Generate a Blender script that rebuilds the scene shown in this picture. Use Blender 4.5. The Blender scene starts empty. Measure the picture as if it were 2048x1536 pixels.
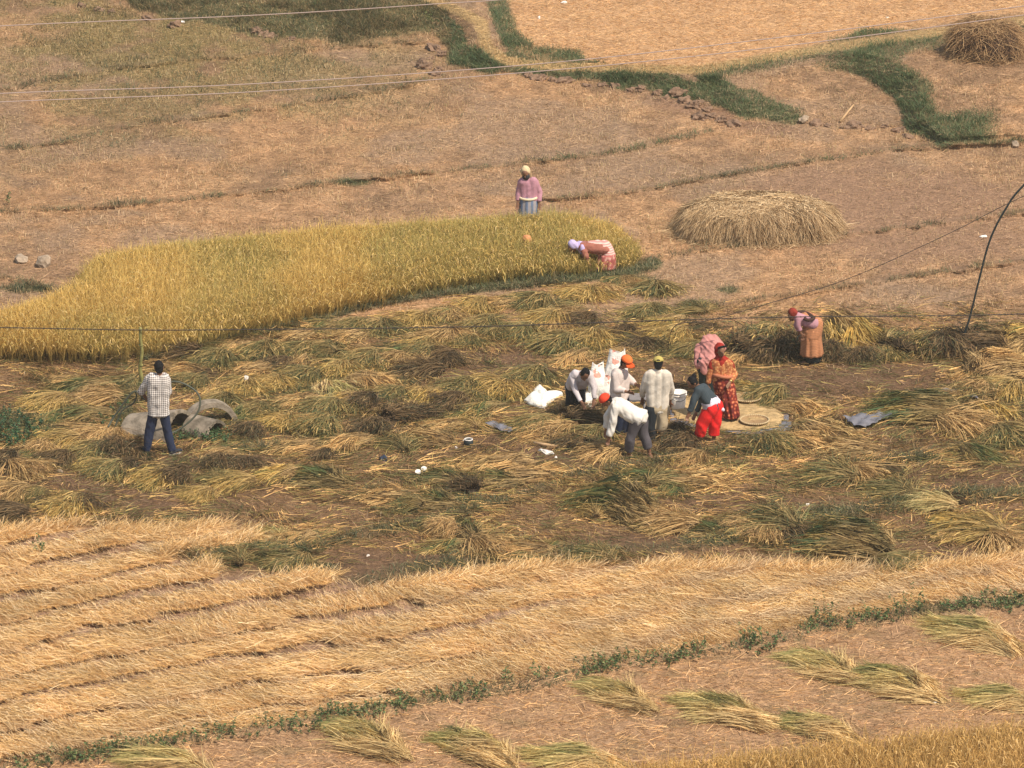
import bpy, bmesh, math, random
import numpy as np
from mathutils import Vector, Matrix

# ------------------------------------------------------------------ camera, world, sun, exposure
SC = bpy.context.scene
COL = SC.collection
CAM = np.array([0.0, -81.3, 28.0])
PITCH = math.radians(19.0)          # looking down
FPX = 9600.0                        # focal length in pixels of the 2048 px wide frame
cam_d = bpy.data.cameras.new('camera')
cam = bpy.data.objects.new('camera', cam_d)
COL.objects.link(cam)
cam.location = CAM
cam.rotation_euler = (math.pi/2 - PITCH, 0, 0)
cam_d.sensor_width = 36.0
cam_d.lens = 36.0 * FPX / 2048.0
cam_d.clip_start = 1.0
cam_d.clip_end = 5000.0
SC.camera = cam
SC.render.resolution_x = 1024
SC.render.resolution_y = 768

SUN_DIR = Vector((0.44, -0.36, 0.82)).normalized()     # towards the sun
world = bpy.data.worlds.new("World")
SC.world = world
world.use_nodes = True
wn = world.node_tree
wn.nodes.clear()
wo = wn.nodes.new('ShaderNodeOutputWorld')
wb = wn.nodes.new('ShaderNodeBackground')
ws = wn.nodes.new('ShaderNodeTexSky')
ws.sky_type = 'NISHITA'
ws.sun_disc = False
ws.sun_elevation = math.asin(SUN_DIR.z)
ws.sun_rotation = math.atan2(SUN_DIR.x, SUN_DIR.y)
ws.air_density = 1.3
ws.dust_density = 2.5
ws.altitude = 1300
wb.inputs[1].default_value = 0.12
wt = wn.nodes.new('ShaderNodeVectorMath'); wt.operation = 'MULTIPLY'      # warm tint added to the sky fill to warm the shadows
wt.inputs[1].default_value = (1.08, .95, .80)
wn.links.new(ws.outputs[0], wt.inputs[0])
wn.links.new(wt.outputs[0], wb.inputs[0])
wn.links.new(wb.outputs[0], wo.inputs[0])
sd = bpy.data.lights.new('sun', 'SUN')
sd.energy = 3.8
sd.angle = math.radians(0.6)
sd.color = (1.0, 0.90, 0.74)
sun = bpy.data.objects.new('sun', sd)
COL.objects.link(sun)
sun.rotation_euler = SUN_DIR.to_track_quat('Z', 'Y').to_euler()
sun.location = (20, 10, 60)
SC.view_settings.view_transform = 'Standard'
SC.view_settings.look = 'None'
SC.view_settings.exposure = 0.58
SC.view_settings.gamma = 1.0
SC.render.engine = 'CYCLES'
SC.cycles.max_bounces = 5
SC.cycles.diffuse_bounces = 3
SC.cycles.transparent_max_bounces = 4
SC.cycles.use_denoising = True
SC.cycles.filter_width = 1.5

# ------------------------------------------------------------------ photo pixel (2048x1536) -> world
SP, CP = math.sin(PITCH), math.cos(PITCH)
def ray(u, v):
    u = np.asarray(u, float); v = np.asarray(v, float)
    a = (u - 1024.0) / FPX
    b = (v - 768.0) / FPX
    return np.stack([a, CP - b*SP + 0*a, -SP - b*CP + 0*a], -1)
def P(u, v, h=0.0):
    d = ray(u, v)
    t = (h - CAM[2]) / d[..., 2]
    return CAM + d * t[..., None]
def onY(u, v, y):
    d = ray(u, v)
    t = (y - CAM[1]) / d[..., 1]
    return CAM + d * np.asarray(t)[..., None]
def ppm(v):                                     # pixels per metre near ground row v
    return (v + 2540.0) / 3308.0 * 112.0

RNG = np.random.default_rng(11)
random.seed(5)

# ------------------------------------------------------------------ noise and distance helpers
def lattice_noise(x, y, cell, seed):
    x = x / cell; y = y / cell
    xi = np.floor(x).astype(np.int64); yi = np.floor(y).astype(np.int64)
    fx = x - xi; fy = y - yi
    fx = fx*fx*(3-2*fx); fy = fy*fy*(3-2*fy)
    def h(a, b):
        n = (a*374761393 + b*668265263 + seed*362437) & 0xffffffff
        n = ((n ^ (n >> 13)) * 1274126177) & 0xffffffff
        return ((n ^ (n >> 16)) & 0xffff) / 65535.0
    return (h(xi, yi)*(1-fx) + h(xi+1, yi)*fx)*(1-fy) + (h(xi, yi+1)*(1-fx) + h(xi+1, yi+1)*fx)*fy
def fbm(x, y, cell, seed=1, octv=4):
    s = 0; a = 0.5; t = 0
    for k in range(octv):
        s = s + a*lattice_noise(x, y, cell/2**k, seed+17*k); t += a; a *= 0.55
    return s/t
def seg_dist(u, v, pts, ys=1.0):
    best = np.full(np.shape(u), 1e9)
    for (x0, y0), (x1, y1) in zip(pts[:-1], pts[1:]):
        dx, dy = x1-x0, (y1-y0)*ys
        t = np.clip(((u-x0)*dx + (v-y0)*ys*dy) / (dx*dx+dy*dy+1e-9), 0, 1)
        d = np.hypot(u-x0-t*dx, (v-y0)*ys-t*dy)
        best = np.minimum(best, d)
    return best
def inside(u, v, poly):
    r = np.zeros(np.shape(u), bool)
    n = len(poly)
    for i in range(n):
        x0, y0 = poly[i]; x1, y1 = poly[(i+1) % n]
        if y0 == y1: continue
        c = ((y0 > v) != (y1 > v)) & (u < (x1-x0)*(v-y0)/(y1-y0)+x0)
        r ^= c
    return r
def sdist(u, v, poly):
    d = seg_dist(u, v, list(poly)+[poly[0]])
    return np.where(inside(u, v, poly), d, -d)
def sstep(a, b, x):
    t = np.clip((x-a)/(b-a), 0, 1)
    return t*t*(3-2*t)
def mixc(c, new, w):
    return c*(1-w[..., None]) + np.asarray(new)*w[..., None]

# ------------------------------------------------------------------ terrain description (in photo pixels of the ground)
TOE1 = [(-700, -420), (60, -60), (230, -5), (330, 36), (480, 64), (620, 83), (720, 84), (800, 70), (866, 66), (893, 92), (900, 128),
        (960, 142), (1050, 150), (1200, 166), (1330, 192), (1420, 205), (1475, 238), (1585, 250), (1700, 246), (1850, 262), (1890, 292), (1990, 290), (2900, 255)]
POLY1 = TOE1 + [(2900, -900), (-700, -900)]
TOE2 = [(1560, 118), (1640, 132), (1715, 152), (1795, 200), (1815, 262), (1882, 296), (1995, 288), (2100, 278), (2900, 255)]
POLY2 = TOE2 + [(2900, -900), (2200, -60), (1600, 95)]
PATH = [(820, -20), (900, 14), (962, 45), (972, 92), (1010, 122), (1090, 132), (1220, 136), (1400, 140), (1520, 118), (1640, 98), (1780, 78), (2048, 40), (2500, -20)]
SCARPS = [
    [(-300, 215), (0, 180), (150, 152), (260, 132), (420, 116), (560, 102), (700, 92), (850, 80)],
    [(-300, 330), (0, 300), (120, 284), (260, 252), (400, 232), (560, 214), (700, 190), (850, 160)],
    [(-300, 440), (0, 424), (200, 412), (400, 396), (600, 372), (800, 350), (930, 338), (1120, 318), (1260, 300), (1420, 262)],
    [(1090, 398), (1200, 388), (1300, 377), (1480, 346), (1650, 320), (1800, 296), (2048, 284), (2400, 260)],
    [(1280, 520), (1400, 500), (1600, 478), (1800, 456), (2048, 424), (2400, 380)],
    [(1440, 610), (1600, 585), (1800, 556), (2048, 520)],
    [(-200, 600), (0, 552), (60, 565), (120, 582), (160, 600)]]
G_BUND = [(300, 712), (380, 694), (450, 672), (600, 645), (720, 610), (850, 586), (1000, 570), (1150, 556), (1260, 541), (1310, 528)]
STRIPS = [  # green grassy strips, half width px, raise m
    ([(200, 1085), (430, 1108), (640, 1090), (760, 1060), (880, 1035), (1010, 1002), (1150, 952), (1300, 925), (1450, 895), (1540, 870)], 13, .07),
    ([(560, 1170), (700, 1165), (860, 1130), (1000, 1110), (1180, 1108), (1340, 1092), (1450, 1078), (1650, 1035), (1800, 1010), (2048, 985), (2500, 930)], 15, .08),
    ([(1640, 950), (1750, 920), (1900, 900), (2048, 868), (2400, 800)], 12, .06),
    ([(430, 905), (560, 892), (760, 884), (900, 872)], 10, .04),
    ([(400, 1125), (520, 1100), (620, 1085)], 22, .05)]
WEEDS = [(-100, 1580), (60, 1525), (250, 1500), (380, 1478), (500, 1462), (640, 1440), (760, 1420), (900, 1392), (1080, 1368), (1200, 1336),
         (1400, 1304), (1550, 1284), (1640, 1252), (1750, 1240), (1850, 1218), (2048, 1202), (2400, 1160)]
FIELD = [(-700, 1180), (-300, 1085), (0, 1062), (150, 1050), (300, 1062), (420, 1052), (505, 1058), (520, 1086), (400, 1098), (330, 1110), (420, 1130), (440, 1150), (620, 1148), (700, 1158), (725, 1178), (760, 1175),
         (900, 1150), (1080, 1130), (1300, 1130), (1500, 1132), (1750, 1138), (1900, 1130), (2060, 1112), (2700, 1060), (2700, 1130), (2048, 1192), (1850, 1208), (1640, 1240),
         (1400, 1290), (1200, 1322), (1080, 1352), (900, 1380), (760, 1408), (500, 1450), (250, 1488), (60, 1512), (-700, 1640)]
GREENP = [((1200, 548), 70, 12), ((880, 1055), 60, 14), ((1010, 1085), 50, 12), ((1450, 1075), 70, 16), ((1660, 1020), 60, 13), ((1780, 1000), 60, 12), ((1270, 1000), 50, 12), ((620, 1135), 60, 12), ((1950, 985), 60, 12), ((1290, 955), 40, 10), ((760, 985), 40, 9), ((660, 650), 50, 8), ((540, 900), 60, 8), ((1320, 880), 30, 8), ((1500, 905), 60, 9), ((950, 1000), 60, 10), ((1850, 920), 60, 10), ((100, 700), 80, 6), ((800, 770), 40, 8), ((600, 780), 40, 8), ((450, 850), 30, 8), ((1335, 700), 40, 16), ((40, 850), 75, 34), ((400, 865), 55, 14), ((1460, 580), 30, 10), ((1200, 1105), 45, 12), ((590, 1090), 50, 14),
          ((1270, 560), 60, 14), ((1390, 610), 40, 12), ((60, 578), 60, 10), ((1590, 235), 20, 8), ((700, 365), 40, 8), ((470, 1112), 50, 14), ((250, 830), 30, 18)]
DARKSOIL = [((1650, 765), 330, 55), ((250, 1000), 300, 42), ((760, 1130), 260, 38), ((1000, 905), 240, 42), ((420, 930), 240, 22), ((950, 735), 170, 50),
            ((1500, 1010), 240, 26), ((1850, 1120), 260, 30), ((1950, 960), 200, 36), ((60, 960), 160, 50), ((1350, 1080), 180, 30), ((380, 745), 90, 22), ((1360, 745), 60, 18), ((1850, 440), 340, 120), ((1650, 400), 200, 90)]

def rowcoord(u, v):
    base = v + 0.22*u - 0.000035*np.clip(u, 0, 1200)**2 + 40*(fbm(u, v*3, 420, 31, 2)-.5) + 16*(fbm(u, v*3, 90, 32, 3)-.5)
    return base/53.0

def rowgap(u, v):
    """1 where the soil shows between two straw rows"""
    r = rowcoord(u, v); ph = r-np.floor(r)
    n = fbm(u, v*3, 70, 402, 3)
    big = fbm(u, v*3, 300, 403, 2)
    k = np.floor(r)
    width = (.17 + .20*big + .16*(np.sin(k*12.9+.3) > .3))*(.62+.5*sstep(.32, .5, fbm(u, v*3, 150, 407, 3)))
    width = width*(.25+.75*sstep(1500, 800, u))
    thr = 1-width - .30*(n-.5)
    return sstep(thr-.03, thr+.05, ph)*sstep(1.0, .97, ph), ph
def hfun(u, v):
    """ground height in metres for ground pixels"""
    d1 = sdist(u, v, POLY1)
    cap1 = 0.62*sstep(1000, 700, u)*sstep(0, 300, u+400) + 0.40*sstep(700, 1000, u)
    cap1 = np.where((u > 1430), np.interp(v, [130, 246], [0.40, 0.12]), cap1)
    cap1 = np.where((u > 1430) & (v < 125), 0.40, cap1)
    h = np.clip(d1*0.0060, 0, None)
    h = np.minimum(h, cap1)
    d2 = sdist(u, v, POLY2)
    cap2 = np.interp(v, [100, 290], [0.40, 0.10])
    h = h + np.minimum(np.clip(d2*0.0058, 0, None), cap2)*sstep(1560, 1700, u)
    # the field above the path lies a little lower than the path bund
    dp = seg_dist(u, v, PATH, 1.6)
    h = h + 0.05*sstep(50, 8, dp)
    # small scarps between plots
    for k, s in enumerate(SCARPS):
        wob = 8*(fbm(u, v*2, 60, 90+k, 3)-.5)
        d = seg_dist(u, v+wob, s, 2.0)
        h = h + 0.075*sstep(17, 0, d)*(.35+1.1*fbm(u, v*2, 34, 190+k, 3))
    h = h + 0.11*sstep(26, 3, seg_dist(u, v, G_BUND, 1.6))
    for pts, w, up in STRIPS:
        h = h + up*sstep(w*2.0, 2, seg_dist(u, v + 10*(fbm(u, v, 70, 7, 2)-.5), pts, 1.4))
    h = h + 0.05*sstep(26, 3, seg_dist(u, v, WEEDS, 1.4))
    # windrows of fallen straw
    df = sdist(u, v, FIELD)
    r = rowcoord(u, v)
    ph = r - np.floor(r)
    prof = sstep(0, .35, ph)*(.75+.35*sstep(.3, .75, ph))*(1-rowgap(u, v)[0])
    amp = 0.5 + 0.5*sstep(1150, 700, u) 
    h = h + sstep(0, 14, df)*(0.02 + 0.085*prof*amp)
    h = h + 0.05*(fbm(u, v*3, 130, 3, 4)-.5) + 0.035*(fbm(u, v*3, 22, 4, 3)-.5)
    h = h - 0.10*sstep(700, 1200, np.abs(u-1024)-1024) * 0
    return h

def cover(u, v):
    """land cover: base colour (linear), straw-litter amount, green amount"""
    n1 = fbm(u, v*3, 260, 41, 4); n2 = fbm(u, v*3, 60, 42, 3); n3 = fbm(u, v*3, 700, 43, 3)
    c = np.zeros(np.shape(u)+(3,)) + np.array([0.37, 0.235, 0.135])
    c = mixc(c, (0.27, 0.18, 0.115), sstep(.42, .62, n1)*.85)
    c = mixc(c, (0.39, 0.26, 0.155), sstep(.5, .72, n2)*.5)
    n4 = fbm(u, v*3, 24, 141, 3)
    c = c*(1+.8*(n4-.5)+.4*(n2-.5))[..., None]*.95
    c = mixc(c, (.27, .20, .145), sstep(.52, .66, fbm(u, v*3.4, 200, 142, 4))*.6)
    # greenish tinge upper left
    gl = sstep(420, 60, v)*sstep(1000, 500, u)*sstep(.38, .62, n2*.5+n1*.5)
    c = mixc(c, (0.22, 0.185, 0.075), gl*.75)
    litter = 0.6 + 0.5*sstep(.35, .6, n2)
    green = gl*.25
    # working area
    mid = sstep(640, 740, v + 0.02*u)*sstep(1190, 1100, v)
    c = mixc(c, (0.175, 0.11, 0.062), mid*.95)
    for (cu, cv), ru, rv in DARKSOIL:
        d = np.hypot((u-cu)/ru, (v-cv)/rv) + .5*(n2-.5)
        w = sstep(1.1, .55, d)
        c = mixc(c, (0.135, 0.086, 0.055) if cv > 600 else (0.26, 0.17, 0.115), w*.85)
        litter = litter*(1-.45*w)
    # upper right straw field (above path)
    dp_up = inside(u, v, [(1030, -900), (985, 0), (1030, 100), (1090, 128), (1220, 133), (1400, 134), (1640, 88), (2048, 22), (2900, -90), (2900, -900)])
    w = dp_up*1.0
    stripe = .5+.5*np.sin((v + .06*u + 22*n1)/6.5)
    c = mixc(c, (0.50, 0.325, 0.185), w)
    c = mixc(c, (0.36, 0.22, 0.125), w*stripe*.5*sstep(.35, .6, n2))
    litter = np.where(dp_up, 1.7, litter)
    green = np.where(dp_up, 0, green)
    # far top left sandy
    w = sstep(60, 0, np.hypot((u-20), (v-60)*3)-70)
    c = mixc(c, (.40, .26, .15), w*.5)
    # banks
    d1 = sdist(u, v, POLY1); d2 = sdist(u, v, POLY2)
    nb = fbm(u, v*1.6, 46, 143, 4)
    d1 = d1 + 26*(nb-.5); d2 = d2 + 26*(nb-.5)
    bw = np.where(u < 900, 95, 42.)
    bw = np.where((u > 1400) & (u < 1620), np.interp(u, [1400, 1500, 1600], [58, 56, 34]), bw)
    b1 = ((d1 > -4) & (d1 < bw)) * sstep(2600, 2200, u) * sstep(1625, 1560, u)
    b1 = b1*sstep(-4, 4, d1)
    b2 = sstep(-5, 4, d2)*sstep(78, 52, d2)*sstep(1600, 1720, u)*sstep(2010, 1960, u)*(v > 60)
    bank = np.clip(b1+b2, 0, 1)
    bank = bank*(seg_dist(u, v, PATH, 1.0) > 9)
    # vegetation right of the path
    w = sstep(26, 12, seg_dist(u, v, [(985, -60), (1000, 20), (1022, 80), (1060, 112), (1150, 122)], 1.0))
    bank = np.maximum(bank, w)
    w = sstep(18, 6, seg_dist(u, v, [(1400, 148), (1530, 130), (1640, 104), (1760, 92), (2048, 60)], 1.2))
    bank = np.maximum(bank, w*.6)
    teal = sstep(1380, 1430, u)*sstep(150, 190, v+.25*(1650-np.minimum(u, 1650))*0)
    gb = np.array([0.10, 0.105, 0.058])
    c = mixc(c, gb, bank*(.55+.45*sstep(.4, .6, n2)))
    green = np.maximum(green, bank*(.6+.4*sstep(.42, .58, nb)))
    litter = litter*(1-.6*bank)
    # path itself
    w = sstep(17, 9, seg_dist(u, v, PATH, 1.5))
    c = mixc(c, (0.36, 0.26, 0.13), w)
    green = green*(1-w*.6)
    # earth shoulder under the banks
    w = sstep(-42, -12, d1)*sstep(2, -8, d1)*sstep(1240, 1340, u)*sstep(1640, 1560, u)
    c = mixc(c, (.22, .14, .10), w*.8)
    for s in SCARPS:
        w = sstep(14, 3, seg_dist(u, v+8*(n2-.5), s, 2.2))*(.35+.65*sstep(.4, .6, n2))
        w = w*sstep(.26, .52, fbm(u, v*2.5, 26, 611, 3))
        c = mixc(c, (0.14, 0.095, 0.055), w*.85)
        green = np.maximum(green, w*.5)
    w = sstep(20, 9, seg_dist(u, v, G_BUND, 1.3))
    c = mixc(c, (0.105, 0.105, 0.062), w); green = np.maximum(green, w*1.0); litter = litter*(1-.7*w)
    for pts, wd, up in STRIPS:
        w = sstep(wd*1.6, wd*.5, seg_dist(u, v + 14*(n2-.5), pts, 1.2))*(.4+.6*sstep(.38, .55, n2))
        c = mixc(c, (0.085, 0.085, 0.042), w*.8); green = np.maximum(green, w*.7)
    for (cu, cv), ru, rv in GREENP:
        w = sstep(1.15, .5, np.hypot((u-cu)/ru, (v-cv)/rv) + .8*(n2-.5))
        c = mixc(c, (0.07, 0.09, 0.045), w*.8); green = np.maximum(green, w*.95)
    w = sstep(24, 8, seg_dist(u, v, WEEDS, 1.3))*(.5+.5*sstep(.35, .55, n2))
    c = mixc(c, (0.09, 0.095, 0.05), w*.6); green = np.maximum(green, w*.6)
    # fallen straw field
    df = sdist(u, v, FIELD)
    w = sstep(-3, 9, df)
    r = rowcoord(u, v); ph = r-np.floor(r)
    cc = mixc(np.zeros_like(c)+np.array([.50, .30, .115]), (.52, .36, .21), sstep(.45, .85, ph))
    gp, _ = rowgap(u, v); cc = mixc(cc, (.30, .205, .145), gp*.95); cc = mixc(cc, (.17, .115, .08), gp*sstep(.5, .7, fbm(u, v*3, 26, 405, 3))*.7)
    c = mixc(c, (0, 0, 0), w) + cc*w[..., None]
    litter = litter*(1-w) + .9*w*gp; green = green*(1-w)
    # bottom right stubble plot
    w = sstep(-6, 10, -df)*(v > 1230)*1.0
    c = mixc(c, (.36, .235, .14), w*.7); litter = litter+.9*w; c = mixc(c, (.13, .115, .06), w*sstep(.58, .7, fbm(u, v*3, 50, 515, 3))*.35)
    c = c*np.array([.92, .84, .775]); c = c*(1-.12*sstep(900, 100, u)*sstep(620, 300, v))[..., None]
    return c, litter, green

# ------------------------------------------------------------------ materials
MATS = {}
def mat(name, col=(.5, .5, .5), rough=.8, attr=None, noise=0.0, nscale=8, bump=0.0, bscale=40, spec=.25, metal=0.0, transl=0.0, coords='Object', build=None):
    if name in MATS: return MATS[name]
    m = bpy.data.materials.new(name); m.use_nodes = True
    nt = m.node_tree; N = nt.nodes; L = nt.links
    bs = N['Principled BSDF']
    bs.inputs['Roughness'].default_value = rough
    bs.inputs['Specular IOR Level'].default_value = spec
    bs.inputs['Metallic'].default_value = metal
    tc = N.new('ShaderNodeTexCoord')
    if attr:
        a = N.new('ShaderNodeAttribute'); a.attribute_name = attr; src = a.outputs['Color']
    else:
        a = N.new('ShaderNodeRGB'); a.outputs[0].default_value = (*col, 1); src = a.outputs[0]
    if build:
        src = build(nt, tc, src)
    if noise > 0:
        n = N.new('ShaderNodeTexNoise'); n.inputs['Scale'].default_value = nscale; n.inputs['Detail'].default_value = 5
        L.new(tc.outputs[coords], n.inputs['Vector'])
        mr = N.new('ShaderNodeMapRange'); mr.inputs[1].default_value = .3; mr.inputs[2].default_value = .7
        mr.inputs[3].default_value = 1-noise; mr.inputs[4].default_value = 1+noise
        L.new(n.outputs['Fac'], mr.inputs[0])
        mx = N.new('ShaderNodeVectorMath'); mx.operation = 'SCALE'
        L.new(src, mx.inputs[0]); L.new(mr.outputs[0], mx.inputs['Scale'])
        src = mx.outputs[0]
    L.new(src, bs.inputs['Base Color'])
    if bump > 0:
        n = N.new('ShaderNodeTexNoise'); n.inputs['Scale'].default_value = bscale; n.inputs['Detail'].default_value = 4
        L.new(tc.outputs[coords], n.inputs['Vector'])
        b = N.new('ShaderNodeBump'); b.inputs['Strength'].default_value = 1; b.inputs['Distance'].default_value = bump
        L.new(n.outputs['Fac'], b.inputs['Height']); L.new(b.outputs[0], bs.inputs['Normal'])
    if transl > 0:
        out = N['Material Output']
        tr = N.new('ShaderNodeBsdfTranslucent'); L.new(src, tr.inputs['Color'])
        ms = N.new('ShaderNodeMixShader'); ms.inputs[0].default_value = transl
        L.new(bs.outputs[0], ms.inputs[1]); L.new(tr.outputs[0], ms.inputs[2]); L.new(ms.outputs[0], out.inputs['Surface'])
    MATS[name] = m
    return m

def ground_build(nt, tc, src):
    N, L = nt.nodes, nt.links
    mp = N.new('ShaderNodeMapping'); mp.inputs['Scale'].default_value = (1, 1, 1)
    L.new(tc.outputs['Object'], mp.inputs[0])
    out = src
    for sc_, amp, dist in ((9, .30, 1.5), (38, .42, 2.5)):
        n = N.new('ShaderNodeTexNoise'); n.inputs['Scale'].default_value = sc_; n.inputs['Detail'].default_value = 4
        n.inputs['Distortion'].default_value = dist
        L.new(mp.outputs[0], n.inputs['Vector'])
        mr = N.new('ShaderNodeMapRange'); mr.inputs[1].default_value = .32; mr.inputs[2].default_value = .68
        mr.inputs[3].default_value = 1-amp; mr.inputs[4].default_value = 1+amp
        L.new(n.outputs['Fac'], mr.inputs[0])
        mx = N.new('ShaderNodeVectorMath'); mx.operation = 'SCALE'
        L.new(out, mx.inputs[0]); L.new(mr.outputs[0], mx.inputs['Scale']); out = mx.outputs[0]
    return out
M_GROUND = mat('ground_soil_and_straw', attr='Col', rough=.95, spec=.1, build=ground_build, bump=.035, bscale=16)
M_STRAW = mat('straw', attr='Col', rough=.7, spec=.2, transl=.18)
M_GRASS = mat('grass_blades', attr='Col', rough=.6, spec=.3, transl=.25)

# ------------------------------------------------------------------ object helpers
def tag(o, label=None, cat=None, group=None, kind=None):
    if label: o['label'] = label
    if cat: o['category'] = cat
    if group: o['group'] = group
    if kind: o['kind'] = kind
    return o
def link(o, parent=None):
    COL.objects.link(o)
    if parent: o.parent = parent
    return o
def np_mesh(name, V, faces, cols=None, smooth=False):
    """V (N,3), faces (M,k) all the same size"""
    me = bpy.data.meshes.new(name)
    V = np.ascontiguousarray(V, np.float32); faces = np.ascontiguousarray(faces, np.int32)
    nf, k = faces.shape
    me.vertices.add(len(V)); me.vertices.foreach_set('co', V.ravel())
    me.loops.add(nf*k); me.loops.foreach_set('vertex_index', faces.ravel())
    me.polygons.add(nf); me.polygons.foreach_set('loop_start', np.arange(0, nf*k, k, dtype=np.int32))
    if smooth: me.polygons.foreach_set('use_smooth', np.ones(nf, bool))
    if cols is not None:
        a = me.color_attributes.new('Col', 'FLOAT_COLOR', 'POINT')
        c = np.ones((len(V), 4), np.float32); c[:, :3] = cols
        a.data.foreach_set('color', c.ravel())
    me.update(calc_edges=True)
    return me
def empty(name, loc):
    o = bpy.data.objects.new(name, None); o.location = tuple(loc); o.empty_display_size = .2
    return link(o)
def obj(name, me, m=None, parent=None, loc=None):
    o = bpy.data.objects.new(name, me)
    if m is not None and not me.materials: me.materials.append(m)
    if loc is not None: o.location = tuple(loc)
    return link(o, parent)

def ribbons(base, dirs, length, width, col, tip=None, bend=None, nseg=1, side=None, rng=RNG, taper=.25, wprof=None):
    """many curved flat blades; returns V, F, C"""
    n = len(base)
    dirs = dirs/np.linalg.norm(dirs, axis=1, keepdims=True)
    if bend is None: bend = np.zeros((n, 3))
    if tip is None: tip = col
    if side is None:
        s = np.cross(dirs, rng.normal(size=(n, 3)))
    else: s = side
    s = s/(np.linalg.norm(s, axis=1, keepdims=True)+1e-9)
    L = np.asarray(length)[:, None]; W = np.asarray(width)[:, None]
    rings = []; cc = []
    for k in range(nseg+1):
        t = k/nseg
        p = base + dirs*L*t + bend*L*t*t
        w = (1-(1-taper)*t) if wprof is None else wprof[k]
        rings.append(p - s*W*w*.5); rings.append(p + s*W*w*.5)
        c = col*(1-t)+tip*t
        cc += [c, c]
    V = np.stack(rings, 1).reshape(-1, 3); C = np.stack(cc, 1).reshape(-1, 3)
    m = 2*(nseg+1)
    st = (np.arange(n)*m)[:, None]
    fs = [st + np.array([[2*k, 2*k+1, 2*k+3, 2*k+2]]) for k in range(nseg)]
    F = np.stack(fs, 1).reshape(-1, 4)
    return V, F, C
def joinm(parts):
    off = 0; Vs, Fs, Cs = [], [], []
    for V, F, C in parts:
        Vs.append(V); Fs.append(F+off); Cs.append(C); off += len(V)
    return np.concatenate(Vs), np.concatenate(Fs), np.concatenate(Cs)
def pick(cols, n, rng=RNG, jit=.15, w=None):
    cols = np.array(cols); i = rng.choice(len(cols), n, p=w)
    return cols[i]*(1+rng.normal(size=(n, 1))*jit).clip(.4, 1.7)

# ------------------------------------------------------------------ THE GROUND
def build_ground():
    du = np.concatenate([np.arange(-2400, -500, 80), np.arange(-500, 2552, 4), np.arange(2560, 4500, 80)]).astype(float)
    dv = np.concatenate([np.array([-2300, -2100, -1900, -1700, -1500, -1300, -1100, -900, -750, -600, -500, -400, -300, -240]),
                         np.arange(-200, 1720, 3), np.arange(1730, 2600, 60), np.array([2900, 3400, 4200, 5500, 8000])]).astype(float)
    U, Vv = np.meshgrid(du, dv)
    h = hfun(U, Vv)
    fade = sstep(-2300, -600, Vv)*sstep(4000, 2200, Vv)
    h = h*fade
    X = P(U, Vv, h)
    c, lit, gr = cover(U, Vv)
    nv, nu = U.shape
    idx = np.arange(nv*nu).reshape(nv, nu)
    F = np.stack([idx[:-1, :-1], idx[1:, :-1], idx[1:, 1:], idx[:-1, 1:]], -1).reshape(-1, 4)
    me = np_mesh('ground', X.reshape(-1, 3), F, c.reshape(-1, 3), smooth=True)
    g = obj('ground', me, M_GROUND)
    tag(g, kind='structure')
    # plain beyond, down to the horizon all round
    bm = bmesh.new()
    s = 3000
    vs = [bm.verts.new(p) for p in ((-s, -s, -.6), (s, -s, -.6), (s, s, -.6), (-s, s, -.6))]
    bm.faces.new(vs)
    me = bpy.data.meshes.new('far_ground'); bm.to_mesh(me); bm.free()
    o = obj('far_ground', me, mat('far_ground_soil', (.30, .21, .12), .95, noise=.35, nscale=.05))
    tag(o, kind='structure')
build_ground()

def G(u, v, dz=0.0):
    """point on the ground seen at pixel u, v"""
    u = np.asarray(u, float); v = np.asarray(v, float)
    h = hfun(np.atleast_1d(u), np.atleast_1d(v))
    p = P(np.atleast_1d(u), np.atleast_1d(v), h)
    p[..., 2] += dz
    return p[0] if u.ndim == 0 else p

def scatter_px(n, box, wfun, rng=RNG):
    """ground points with density per world area times wfun(u,v)"""
    u0, v0, u1, v1 = box
    us, vs = [], []
    got = 0; vh = -2540.0
    while got < n:
        k = max(20000, int((n-got)*2.5))
        u = rng.uniform(u0, u1, k)
        # world area per pixel ~ 1/(v-vh)^3 : inverse cdf
        a, b = (v0-vh)**-2, (v1-vh)**-2
        v = (a + rng.uniform(0, 1, k)*(b-a))**-.5 + vh
        keep = rng.uniform(0, 1, k) < wfun(u, v)
        us.append(u[keep]); vs.append(v[keep]); got += keep.sum()
        if k > 4e6: break
    u = np.concatenate(us)[:n]; v = np.concatenate(vs)[:n]
    return u, v

TAN = [(.50, .34, .18), (.57, .40, .22), (.40, .265, .145), (.62, .45, .27), (.32, .205, .115), (.48, .30, .14)]
BOX = (-420, -190, 2470, 1700)

def flat_dirs(n, ang, lift, rng=RNG):
    return np.stack([np.cos(ang), np.sin(ang), lift], -1)

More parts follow.
